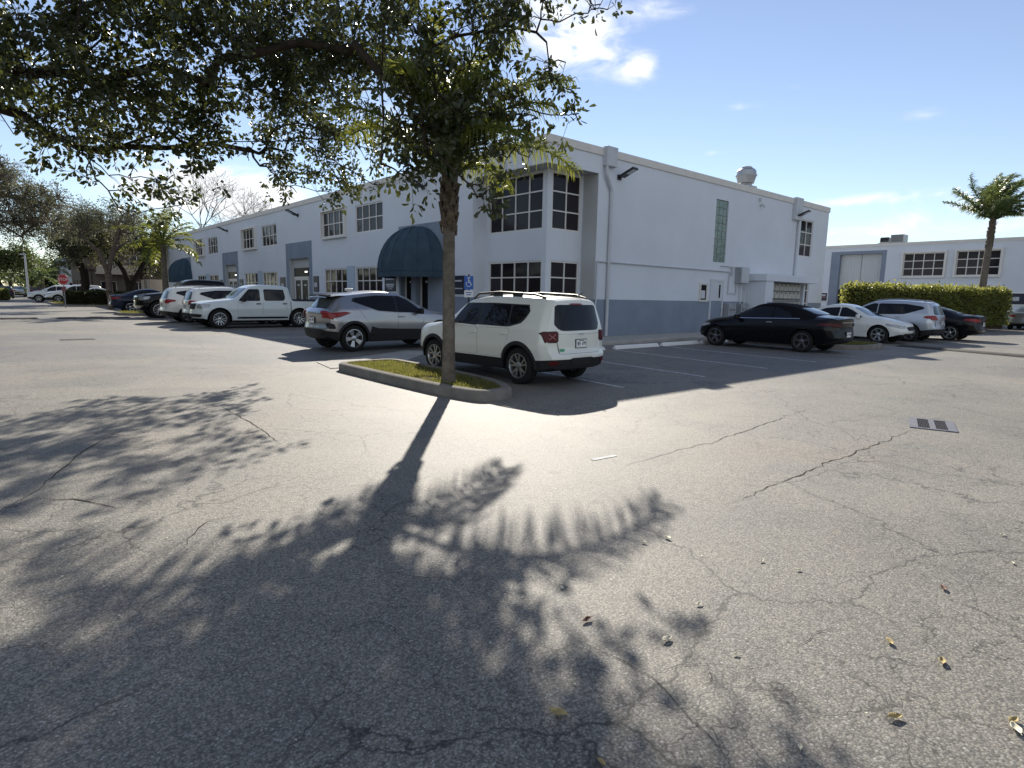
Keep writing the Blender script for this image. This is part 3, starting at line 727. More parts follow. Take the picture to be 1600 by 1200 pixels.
mb = MB(); mb.quad((U2+.2, -44.8, R2-.3), (U2+29.8, -44.8, R2-.3), (U2+29.8, 59.8, R2-.3), (U2+.2, 59.8, R2-.3)); mb.build('roof', 'roofgrey', b2)
mb = MB(); mb.box((U2-0.04, -45.04, R2-0.18), (U2+0.2, 60.04, R2+0.04)); mb.build('coping', 'cap', b2)
for k, (a, b, c, d) in enumerate(w2): window(P2, a, b, c, d, 4, 3, b2, fins=(0.16, 0.12) if k < 6 else None, n=-0.06, bar=0.055)
mb = MB()
mb.box((3.35, -0.42, 2.6), (4.9, -0.36, 5.45), 0, P2); mb.box((4.94, -0.42, 2.6), (6.50, -0.36, 5.45), 0, P2)
for i in range(15): mb.box((3.45+0.2*i, -0.36, 2.6), (3.49+0.2*i, -0.335, 5.40), 0, P2)
mb.build('panel_door', 'rollup', b2)
mb = MB(); mb.box((3.35, -0.42, 0), (6.5, -0.36, 2.55), 0, P2); mb.build('entrance_glass', 'door', b2)
mb = MB(); mb.box((8.05, 0, 2.9), (8.2, 0.06, 5.7), 0, P2); mb.build('downspout', 'pipe', b2)
board(P2, 6.9+0.35, 7.9+0.35, 1.62, 2.28, 0.0, 'dark sign with a red rule, left end of the far building', [(0.70, 0.22, 0.12, 0.42, 0), (0.42, 0.07, 0.12, 0.88, 1)])
board(P2, -6.1, -4.7, 1.60, 2.35, 0.0, 'wide dark sign with a pale square on the far building right of the hedge', [(0.5, 0.36, 0.38, 0.66, 0)])
for (y, w, h, z, lb) in ((3.62, 0.72, 0.38, 0.16, 'smaller grey air conditioner on the far roof'), (2.74, 0.95, 0.60, 0.14, 'larger grey air conditioner on the far roof')):
    root = tag(empty('air_conditioner', (U2+1.6, y, R2-0.31)), lb, 'air conditioner', 'roof air conditioners')
    m = MB(); m.box((-0.5, -w/2, z+0.35), (0.5, w/2, z+0.35+h)); 
    m.build('casing', 'galv', root, bevel=0.02)
    m = MB()
    for i in range(7): m.box((-0.515, -w/2+0.06, z+0.40+h*i/7.2), (-0.5005, w/2-0.06, z+0.40+h*i/7.2+0.045))
    m.build('grille', 'pit', root)
    m = MB()
    for sx in (-0.4, 0.4):
        for sy in (-w/2+0.1, w/2-0.1): m.box((sx-0.03, sy-0.03, 0), (sx+0.03, sy+0.03, z+0.30))
    m.box((-0.5, -w/2-0.1, z+0.30), (0.5, w/2+0.1, z+0.345)); m.build('stand', 'galv', root)

# ---------------------------------------------------------------- buildings far left
def block(name, label, x0, x1, y0, y1, h, mat, wins, extra=None):
    root = tag(empty(name), label, 'building')
    P = Plane((x0, y0, 0), (1, 0, 0), (0, -1, 0)); mb = MB()
    wall(mb, P, 0, x1-x0, 0, h, [(a, b, c, d, 0.25) for a, b, c, d in wins])
    P4 = Plane((x0, y0, 0), (0, 1, 0), (-1, 0, 0)); wall(mb, P4, 0, y1-y0, 0, h, [(b_, b_+1.3, z, z+1.5, 0.2) for b_ in np.arange(1.5, y1-y0-2, 3.2) for z in ((1.0, 4.0) if h > 5 else (1.0,))])
    mb.quad((x1, y0, 0), (x1, y1, 0), (x1, y1, h), (x1, y0, h)); mb.quad((x0, y1, 0), (x1, y1, 0), (x1, y1, h), (x0, y1, h))
    mb.quad((x0, y0, h), (x1, y0, h), (x1, y1, h), (x0, y1, h))
    mb.build('wall', mat, root)
    for a, b, c, d in wins: window(P, a, b, c, d, 2, 1, root, n=-0.2, bar=0.06)
    for b_ in np.arange(1.5, y1-y0-2, 3.2):
        for z in ((1.0, 4.0) if h > 5 else (1.0,)): window(P4, b_, b_+1.3, z, z+1.5, 2, 1, root, n=-0.17, bar=0.06)
    return root
r = block('apartment_building', 'dark brown two-storey building with balconies behind the hedge and trees', -5.0, 22.0, 73, 88, 7.2, 'brown', [(x, x+1.6, z, z+(2.1 if z < 1 else 1.5)) for x in (1.5, 4.6, 8.4, 11.5, 15.0, 18.2) for z in (0.3, 4.1)])
m = MB()
for x in (1.0, 8.0, 14.6):
    m.box((-5+x, 71.7, 3.2), (-5+x+5.4, 73, 3.42)); m.box((-5+x, 71.7, 3.42), (-5+x+5.4, 71.8, 4.3))
m.build('balcony', 'beige', r)
m = MB(); m.box((-5.6, 71.9, 7.2), (22.6, 88.6, 7.6)); m.build('roof_slab', 'beige', r)
r = block('service_enclosure', 'low beige block with a dark doorway left of the far awning, behind the parked cars', -1.0, 6.2, 58.5, 63, 2.55, 'beige', [(3.0, 4.3, 0.1, 2.0)])
r = block('far_white_block', 'pale white building far down the road behind the palms', -4.5, 3.5, 110, 120, 6.5, 'farwhite', [(x, x+1.5, z, z+1.4) for x in (1.0, 3.2, 5.6) for z in (1.0, 4.4)])

# ---------------------------------------------------------------- vehicles
def pchip(xk, yk, x):
    xk = np.array(xk, float); yk = np.array(yk, float); h = np.diff(xk); dl = np.diff(yk)/h; n = len(xk); d = np.zeros(n)
    for i in range(1, n-1):
        if dl[i-1]*dl[i] > 0: d[i] = 3*(h[i-1]+h[i])/((2*h[i]+h[i-1])/dl[i-1] + (h[i]+2*h[i-1])/dl[i])
    d[0] = dl[0]; d[-1] = dl[-1]
    i = np.clip(np.searchsorted(xk, x)-1, 0, n-2); t = (x-xk[i])/h[i]
    return ((2*t**3-3*t**2+1)*yk[i] + (t**3-2*t**2+t)*h[i]*d[i] + (-2*t**3+3*t**2)*yk[i+1] + (t**3-t**2)*h[i]*d[i+1])
def rnd(poly, r, k=4):
    out = []; n = len(poly)
    for i in range(n):
        p = np.array(poly[i], float); a = np.array(poly[i-1], float); b = np.array(poly[(i+1) % n], float)
        la, lb = np.linalg.norm(a-p), np.linalg.norm(b-p); q = min(r, la*0.45, lb*0.45)
        s = p+(a-p)/la*q; e = p+(b-p)/lb*q
        for j in range(k+1):
            t = j/k; out.append(tuple((1-t)**2*s + 2*t*(1-t)*p + t*t*e))
    return out
class Car:
    """a lofted body; keys: x, zb, zs, ws, zm, wm, zbelt, wbelt, zt, wt from the nose (+x) to the tail"""
    def __init__(s, keys, axles, rw, wheel_w, bow=(0.22, 0.16), pf=None, pr=None, N=72, clad=False, topmat=None, crown=0.03, arch=0.055):
        s.keys = sorted(keys); s.axles = axles; s.rw = rw; s.ww = wheel_w
        K = np.array(s.keys); s.x0, s.x1 = K[0, 0], K[-1, 0]
        X = np.linspace(s.x0, s.x1, N)
        C = np.array([pchip(K[:, 0], K[:, j], X) for j in range(1, 10)]).T
        s.wmax = K[:, 5].max()
        R = []
        for i, x in enumerate(X):
            zb, zs, ws, zm, wm, zbe, wbe, zt, wt = C[i]
            half = [(0.0, zb), (ws*0.80, zb), (ws*0.97, zb+0.03), (ws, zs), (wm, zm), (wm*0.55+wbe*0.45, zm*0.42+zbe*0.58), (wbe, zbe),
                    (wbe*0.30+wt*0.70+0.006, zbe*0.32+zt*0.68), (wt*0.985, zt*0.93+zbe*0.07), (wt*0.86, zt), (wt*0.45, zt+crown*0.75), (0.0, zt+crown)]
            P = [np.array(p) for p in half]; pts = []
            for a in range(len(P)-1):
                p0 = P[max(a-1, 0)]; p1 = P[a]; p2 = P[a+1]; p3 = P[min(a+2, len(P)-1)]
                for k in range(3):
                    t = k/3
                    if a in (0, 1, 2, 5, 6): q = p1 + (p2-p1)*t
                    else:
                        m1 = (p2-p0)*0.5; m2 = (p3-p1)*0.5
                        if a == 3: m1 = (p2-p1)
                        if a == 4: m2 = (p2-p1)
                        if a == 7: m1 = (p2-p1)
                        q = (2*t**3-3*t**2+1)*p1 + (t**3-2*t**2+t)*m1 + (-2*t**3+3*t**2)*p2 + (t**3-t**2)*m2
                    pts.append(q)
            pts.append(P[-1]); R.append(pts)
        s.nh = len(R[0]); s.clad_i = 9
        V = []; F = []; MI = []
        ring = 2*s.nh-2
        def deform(x, y, z):
            f = max(0.0, min(1.0, (x-(s.x1-0.95))/0.95)); f = f*f
            g = max(0.0, min(1.0, ((s.x0+0.8)-x)/0.8)); g = g*g
            q = abs(y)/s.wmax
            x -= bow[0]*q**2.6*f; x += bow[1]*q**3.2*g
            if pf is not None: x -= float(np.interp(z, pf[0], pf[1]))*f
            if pr is not None: x += float(np.interp(z, pr[0], pr[1]))*g
            return (x, y, z)
        for i, x in enumerate(X):
            for y, z in R[i]: V.append(deform(x, y, z))
            for y, z in reversed(R[i][1:-1]): V.append(deform(x, -y, z))
        for i in range(N-1):
            for j in range(ring):
                jj = (j+1) % ring; F.append((i*ring+j, i*ring+jj, (i+1)*ring+jj, (i+1)*ring+j))
                k = min(j, ring-1-j); y_, z_ = R[i][min(k, s.nh-1)]
                mi = 0
                if clad and k < s.clad_i: mi = 1
                elif k < 6: mi = 1
                if topmat and k >= 18 and topmat[0] < X[i] < topmat[1]: mi = 3
                MI.append(mi)
        # end caps, bowed
        for end, i in ((0, 0), (1, N-1)):
            K2 = 8; idx = []
            for j in range(s.nh):
                row = []
                y, z = R[i][j]
                for k in range(K2+1):
                    t = 1-2*k/K2
                    if k == 0: row.append(i*ring+j)
                    elif k == K2: row.append(i*ring+((ring-j) % ring if j not in (0, s.nh-1) else j))
                    elif j in (0, s.nh-1): row.append(i*ring+j)
                    else: V.append(deform(X[i], y*t, z)); row.append(len(V)-1)
                idx.append(row)
            for j in range(s.nh-1):
                for k in range(K2):
                    q = []
                    for v in (idx[j][k], idx[j][k+1], idx[j+1][k+1], idx[j+1][k]):
                        if v not in q: q.append(v)
                    if len(q) > 2: F.append(tuple(q)); MI.append(1 if (clad and j < s.clad_i) or j < 6 else 0)
        s.V, s.F, s.MI = V, F, MI
        s.bvh = BVHTree.FromPolygons([Vector(v) for v in V], F)
        s.arch = arch
    def body(s, paint, root):
        m = MB(); m.v = s.V; m.f = s.F; m.m = s.MI
        mats = [paint, 'plastic', 'rimdark', 'blacksoft']
        o = m.build('body', mats, root)
        cut = MB()
        for ax in s.axles:
            for sg in (-1, 1):
                T = Matrix.Translation((ax, sg*(s.wmax+0.15), s.rw)) @ Matrix.Rotation(PI/2, 4, 'X')
                hw = s.ww+0.36
                r = s.rw+s.arch; n = 28; z0, z1 = (-0.05, hw) if sg > 0 else (-hw, 0.05)
                c0 = len(cut.v)
                poly = [(r*math.cos(2*PI*k/n), r*math.sin(2*PI*k/n)) for k in range(n)]
                cut.prism(poly, z0, z1, 2, T=T)
        co = cut.build('cutter', mats, root)
        md = o.modifiers.new('arch', 'BOOLEAN'); md.object = co; md.operation = 'DIFFERENCE'; md.solver = 'EXACT'; md.use_self = True
        dg = bpy.context.evaluated_depsgraph_get()
        me = bpy.data.meshes.new_from_object(o.evaluated_get(dg))
        o.modifiers.clear(); old = o.data; o.data = me; me.name = 'body'
        bpy.data.meshes.remove(old); cm = co.data; bpy.data.objects.remove(co); bpy.data.meshes.remove(cm)
        me.polygons.foreach_set('use_smooth', [True]*len(me.polygons)); me.set_sharp_from_angle(angle=math.radians(32))
        s.root = root
        return o
    def hit(s, side, a, b, off):
        if side in 'LR':
            sg = 1 if side == 'L' else -1; o = Vector((a, sg*3, b)); d = Vector((0, -sg, 0))
        elif side in 'FB':
            sg = 1 if side == 'F' else -1; o = Vector((sg*6, a, b)); d = Vector((-sg, 0, 0))
        else: o = Vector((a, b, 4)); d = Vector((0, 0, -1))
        h = s.bvh.ray_cast(o, d)
        if h[0] is None: return None
        n = h[1].normalized()
        if n.dot(d) > 0: n = -n
        return h[0] + n*off
    def patch(s, side, poly, off, mat, name, parent=None, r=0.03, N=22, K=8, gap=0, gapmat='rimdark', mb=None, mi=0, skirt=0.02):
        own = mb is None
        if own: mb = MB()
        layers = [(poly, off, mi)]
        if gap:
            c = np.mean(np.array(poly), axis=0); P = np.array(poly); n = len(P); big = []
            for i in range(n):
                e1 = P[i]-P[i-1]; e2 = P[(i+1) % n]-P[i]
                area = sum(P[k-1][0]*P[k][1]-P[k][0]*P[k-1][1] for k in range(n)); sgn = 1 if area > 0 else -1
                n1 = np.array([e1[1], -e1[0]])*sgn/np.linalg.norm(e1); n2 = np.array([e2[1], -e2[0]])*sgn/np.linalg.norm(e2)
                b = n1+n2; b = b/max(0.35, np.dot(b, b)/2)/1.0*0.5*2/2*1.0
                big.append(tuple(P[i]+b*gap*1.0))
            layers.insert(0, (big, off*0.35, mi+1))
        for poly_, o_, m_ in layers:
            pl = rnd(poly_, r) if r else list(poly_)
            A = np.array(pl); lo, hi = A[:, 0].min(), A[:, 0].max(); e = (hi-lo)*1e-4
            rows = []
            for i in range(N+1):
                x = lo+e+(hi-lo-2*e)*i/N; zs_ = []
                for k in range(len(A)):
                    p, q = A[k-1], A[k]
                    if (p[0]-x)*(q[0]-x) <= 0 and p[0] != q[0]: zs_.append(p[1]+(q[1]-p[1])*(x-p[0])/(q[0]-p[0]))
                if len(zs_) < 2: continue
                a, b = min(zs_), max(zs_)
                row = [s.hit(side, x, a+(b-a)*j/K, o_) for j in range(K+1)]
                if any(v is None for v in row): continue
                rows.append(row)
            if len(rows) < 2: continue
            mb.grid(rows, m_)
            ed = [row[0] for row in rows] + rows[-1][1:] + [row[-1] for row in reversed(rows[:-1])] + list(reversed(rows[0][1:-1]))
            dirv = {'L': Vector((0, -1, 0)), 'R': Vector((0, 1, 0)), 'F': Vector((-1, 0, 0)), 'B': Vector((1, 0, 0)), 'T': Vector((0, 0, -1))}[side]*skirt
            for k in range(len(ed)): mb.quad(ed[k-1], ed[k], ed[k]+dirv, ed[k-1]+dirv, m_)
        if not own: return None
        if not mb.v: return None
        return mb.build(name, [mat, gapmat] if gap else mat, parent or s.root, smooth=True, angle=35)
    def both(s, poly, off, mat, name, **k):
        return [s.patch(sd, poly, off, mat, name, **k) for sd in 'LR']
    def arch_trim(s, x, r0, r1, mat, off=0.018, a0=-20, a1=200):
        for sd in 'LR':
            mb = MB(); rows = []
            sg = 1 if sd == 'L' else -1
            for i in range(31):
                q = math.radians(a0+(a1-a0)*i/30); row = []
                for j in range(4):
                    r = r0+(r1-r0)*j/3; h = s.hit(sd, x+r*math.cos(q), max(0.20, s.rw+r*math.sin(q)), off if j < 3 else 0.002)
                    row.append(h)
                if all(h is not None for h in row):
                    rows.append([row[0]-Vector((0, sg*0.06, 0))]+row)
            if len(rows) > 2: mb.grid(rows); mb.build('arch_trim', mat, s.root, smooth=True, angle=50)
    def wheels(s, style='five', rimmat='rim', rr=None, spokes=5):
        R = s.rw; rr = rr or R*0.66; w = s.ww
        t = MB()
        t.lathe([(rr, -w/2+0.02), (rr+0.02, -w/2), (R-0.03, -w/2+0.005), (R-0.006, -w/2+0.03), (R, -w/4), (R, w/4), (R-0.006, w/2-0.03), (R-0.03, w/2-0.005), (rr+0.02, w/2), (rr, w/2-0.02), (rr-0.01, 0), (rr, -w/2+0.02)], 36)
        me = None
        m = MB()
        m.lathe([(rr+0.004, w/2-0.004), (rr-0.012, w/2-0.002), (rr-0.022, w/2-0.02), (rr-0.03, w/2-0.08)], 36, 0)
        m.lathe([(rr-0.03, w/2-0.085), (0, w/2-0.09)], 24, 1)
        m.lathe([(0.075, w/2-0.07), (0.07, w/2-0.03), (0.045, w/2-0.022), (0.0, w/2-0.02)], 16, 0)
        def spoke(q, wi, wo, dq=0.0):
            ri, ro = 0.05, rr-0.016; zi, zo = w/2-0.032, w/2-0.014
            c, s_ = math.cos(q), math.sin(q); c2, s2 = math.cos(q+dq), math.sin(q+dq)
            def pt(r, o, z, cc, ss): return (r*cc-o*ss, r*ss+o*cc, z)
            vs = [pt(ri, -wi, zi, c, s_), pt(ri, wi, zi, c, s_), pt(ro, wo, zo, c2, s2), pt(ro, -wo, zo, c2, s2)]
            vs += [(a, b, z-0.035) for a, b, z in vs]
            m.add(vs, ((0, 1, 2, 3), (0, 4, 5, 1), (1, 5, 6, 2), (2, 6, 7, 3), (3, 7, 4, 0)), 0)
        for k in range(spokes):
            q = 2*PI*k/spokes+0.3
            if style == 'split':
                spoke(q-0.05, 0.020, 0.017, -0.20); spoke(q+0.05, 0.020, 0.017, 0.20)
            elif style == 'wide': spoke(q, 0.028, 0.062)
            elif style == 'thin': spoke(q-0.02, 0.014, 0.012, -0.12); spoke(q+0.02, 0.014, 0.012, 0.12)
            else: spoke(q, 0.030, 0.036)
        first = None
        for ax in s.axles:
            for sg in (1, -1):
                tk = s.wmax-0.025-w/2
                if first is None:
                    o = t.build('wheel', 'tyre', s.root, smooth=True, angle=30); rm = m.build('rim', [rimmat, 'rimdark'], o, smooth=True, angle=25); first = (o, rm)
                else:
                    o = first[0].copy(); COL.objects.link(o); o.parent = s.root; rm = first[1].copy(); COL.objects.link(rm); rm.parent = o
                o.location = (ax, sg*tk, R)
                o.rotation_euler = (-sg*PI/2, 0.4*ax, 0) if sg > 0 else (PI/2, 0.3*ax, 0)
    def mirror(s, x, z, mat, y=None, size=(0.10, 0.22, 0.16)):
        for sd, sg in (('L', 1), ('R', -1)):
            h = s.hit(sd, x, z, 0); 
            mb = MB(); mb.box((-0.02, sg*-0.03, -0.03), (0.05, sg*0.10, 0.03), 1)
            mb.box((-size[0]/2, sg*0.07, -0.05), (size[0]/2, sg*(0.07+size[1]), size[2]-0.05), 0)
            mb.build('mirror', [mat, 'plastic'], s.root, bevel=0.03, loc=h)
    def handle(s, x, z, mat='plastic', l=0.18):
        for sd, sg in (('L', 1), ('R', -1)):
            h = s.hit(sd, x, z, 0)
            mb = MB(); mb.box((-l/2, -0.005*sg, -0.018), (l/2, 0.04*sg, 0.018)); mb.build('door_handle', mat, s.root, bevel=0.01, loc=h)
    def plate(s, side, z, y=0.0, frame='plastic', off=0.012):
        h = s.hit(side, y, z, 0); sg = 1 if side == 'F' else -1
        h2 = s.hit(side, y, z+0.06, 0); 
        mb = MB(); d = 0.02*sg
        mb.box((0, -0.165, -0.085), (d, 0.165, 0.085), 1); mb.box((d, -0.152, -0.072), (d*1.2, 0.152, 0.072), 0)
        r = random.Random(int(z*1000+s.wmax*77))
        x = -0.125
        while x < 0.12:
            w = r.uniform(0.022, 0.032)
            if not (-0.02 < x < 0.015): 
                mb.box((d*1.2, x, -0.032), (d*1.3, x+w*0.28, 0.034), 2); mb.box((d*1.2, x+w*0.28, r.choice([-0.032, 0.0, 0.022])), (d*1.3, x+w, r.choice([0.034, 0.012])), 2)
            x += w+0.012
        mb.box((d*1.2, -0.08, 0.048), (d*1.3, 0.08, 0.060), 2)
        mb.build('licence_plate', ['white', frame, 'navy'], s.root, loc=(max(h.x, h2.x) if sg > 0 else min(h.x, h2.x), y, z))
def paint(name, col, metal=0.0, rough=0.32, coat=0.8, var=0.0):
    return pm(name, col, rough, metal=metal, spec=0.5 if coat > 0.5 else 0.28, coat=coat)
PT = {'white': paint('white_car_paint', (0.66, 0.67, 0.64)), 'cream': paint('ivory_car_paint', (0.70, 0.71, 0.65)), 'silver': paint('silver_car_paint', (0.36, 0.365, 0.38), metal=0.75, rough=0.30),
      'black': paint('black_car_paint', (0.003, 0.003, 0.005), rough=0.2, coat=0.08), 'navycar': paint('dark_blue_car_paint', (0.010, 0.018, 0.04), rough=0.25, coat=0.3), 'ice': paint('pale_silver_blue_paint', (0.46, 0.50, 0.56), metal=0.5, rough=0.30),
      'grey': paint('grey_car_paint', (0.20, 0.21, 0.22), metal=0.5), 'red': paint('maroon_car_paint', (0.13, 0.012, 0.015)), 'gold': paint('pale_gold_car_paint', (0.42, 0.38, 0.26), metal=0.4), 'frost': paint('frosty_white_truck_paint', (0.60, 0.66, 0.66))}
def car_root(name, x, y, hd, s, label, cat='car', group=None):
    r = empty(name, (x, y, 0), math.radians(hd), s); return tag(r, label, cat, group)
def flat(z): return None

# --- small boxy SUV (front left of the picture's middle)
def boxy_suv(root, p):
    k = [(-2.15, .34, .52, .76, .72, .82, 1.06, .80, 1.58, .60), (-1.9, .28, .50, .86, .74, .90, 1.08, .865, 1.62, .665), (-1.2, .24, .47, .87, .74, .90, 1.07, .875, 1.655, .69), (-.5, .24, .47, .87, .74, .90, 1.06, .875, 1.665, .70),
         (.15, .24, .47, .87, .74, .90, 1.05, .875, 1.60, .69), (.42, .24, .47, .87, .74, .90, 1.05, .87, 1.50, .70), (.98, .24, .47, .87, .72, .90, 1.03, .86, 1.12, .78), (1.3, .24, .48, .87, .72, .90, 1.00, .86, 1.075, .76), (1.8, .26, .50, .86, .70, .88, .93, .84, 1.03, .74), (2.04, .34, .52, .78, .68, .80, .88, .77, .98, .68)]
    c = Car(k, (1.285, -1.285), 0.352, 0.23, bow=(0.20, 0.15), pf=([.3, .5, .9, 1.05], [.10, 0, .03, .10]), pr=([.3, .5, .62, .66, 1.0, 1.1, 1.60], [.05, 0, 0, .05, .06, .08, .20]), clad=True, arch=0.07)
    c.body(p, root); c.wheels('split', 'rim', 0.235, 5)
    for ax in c.axles: c.arch_trim(ax, 0.40, 0.475, 'plastic')
    c.both([(.70, 1.09), (-1.02, 1.08), (-1.34, 1.16), (-1.50, 1.34), (-1.49, 1.505), (-.5, 1.525), (.37, 1.51)], .004, 'black', 'window_surround', r=.05, N=40)
    c.both([(.66, 1.10), (-.12, 1.07), (-.12, 1.50), (.36, 1.49)], .006, 'carglass', 'side_window', r=.05)
    c.both([(-.18, 1.09), (-.98, 1.10), (-.98, 1.50), (-.18, 1.50)], .008, 'carglass', 'side_window', r=.04)
    c.both([(-1.03, 1.11), (-1.28, 1.18), (-1.45, 1.34), (-1.45, 1.48), (-1.03, 1.49)], .008, 'carglass', 'quarter_window', r=.05)
    c.patch('F', [(-.66, 1.15), (.66, 1.15), (.58, 1.50), (-.58, 1.50)], .006, 'screen', 'windscreen', r=.06, N=16)
    c.patch('B', [(-.64, 1.11), (-.52, 1.05), (.52, 1.05), (.66, 1.13), (.60, 1.51), (-.60, 1.51)], .008, 'carglass', 'rear_window', r=.10, N=20, gap=.018, gapmat='black')
    c.both([(.82, .50), (-.14, .50), (-.14, 1.04), (.78, 1.04)], .005, p, 'door', r=.05, gap=.007)
    c.both([(-.17, .50), (-.80, .50), (-.98, .74), (-1.06, 1.05), (-.17, 1.04)], .005, p, 'door', r=.05, gap=.007)
    c.patch('B', [(-.60, .62), (.60, .62), (.65, .98), (-.65, .98)], .005, p, 'tailgate', r=.05, gap=.007)
    for y in (-1, 1):
        tl = c.patch('B', [(y*.61, .84), (y*.855, .84), (y*.86, 1.02), (y*.61, 1.03)], .014, 'darkred', 'taillight', r=.03, N=8, gap=.025, gapmat='black')
        mb = MB()
        for a, b in (((y*.66, .885), (y*.80, .985)), ((y*.66, .985), (y*.80, .885))):
            n_ = 6; rows = []
            for i in range(n_+1):
                t = i/n_; yy = a[0]+(b[0]-a[0])*t; zz = a[1]+(b[1]-a[1])*t; rows.append([c.hit('B', yy, zz-.011, .026), c.hit('B', yy, zz+.011, .026)])
            if all(v is not None for r_ in rows for v in r_): mb.grid(rows)
        if mb.v: mb.build('lamp_cross', pm('pink_lamp_cross', (.30, .10, .11), .3), tl)
    c.plate('B', .80); c.mirror(.62, 1.10, 'plastic')
    c.handle(-.02, .94, p); c.handle(-.90, .95, p)
    for y in (-1, 1):
        mb = MB(); pts = [(.25, y*.60, 1.60), (.10, y*.61, 1.70), (-.5, y*.61, 1.735), (-1.45, y*.60, 1.70), (-1.72, y*.59, 1.64)]
        mb.tube([Vector(q) for q in pts], .024, 8)
        for x in (-.45, -1.0): mb.box((x-.12, y*.585, 1.65), (x+.12, y*.625, 1.715))
        mb.build('roof_rail', 'black', root, smooth=True)
    c.patch('B', [(-.14, 1.515), (.22, 1.515), (.22, 1.54), (-.14, 1.54)], .03, 'redlamp', 'brake_lamp', r=.01, N=6)
    c.patch('B', [(y0, z0) for y0, z0 in ((-.08, .965), (.08, .965), (.08, .995), (-.08, .995))], .02, 'chrome', 'badge', r=.01, N=6)
    for y in (-1, 1): c.patch('B', [(y*.62, .42), (y*.78, .42), (y*.78, .50), (y*.62, .50)], .012, 'darkred', 'reflector', r=.02, N=5)
    c.patch('B', [(.46, .665), (.57, .665), (.57, .715), (.46, .715)], .016, pm('green_sticker', (.06, .35, .18), .5), 'sticker', r=.01, N=5)
    c.patch('B', [(-.30, .40), (.30, .40), (.34, .54), (-.34, .54)], .012, 'rimdark', 'bumper_insert', r=.03, N=10)
    for y in (-1, 1):
        c.patch('F', [(y*.50, .78), (y*.76, .78), (y*.76, .92), (y*.50, .92)], .012, 'headlamp', 'headlight', r=.06, N=8)
    c.patch('F', [(-.44, .76), (.44, .76), (.44, .90), (-.44, .90)], .01, 'black', 'grille', r=.03, N=10)
    mb = MB(); mb.tube([(-1.7, -.3, 1.66), (-1.85, -.3, 1.74)], .012, 6); mb.build('aerial', 'black', root)
    return c
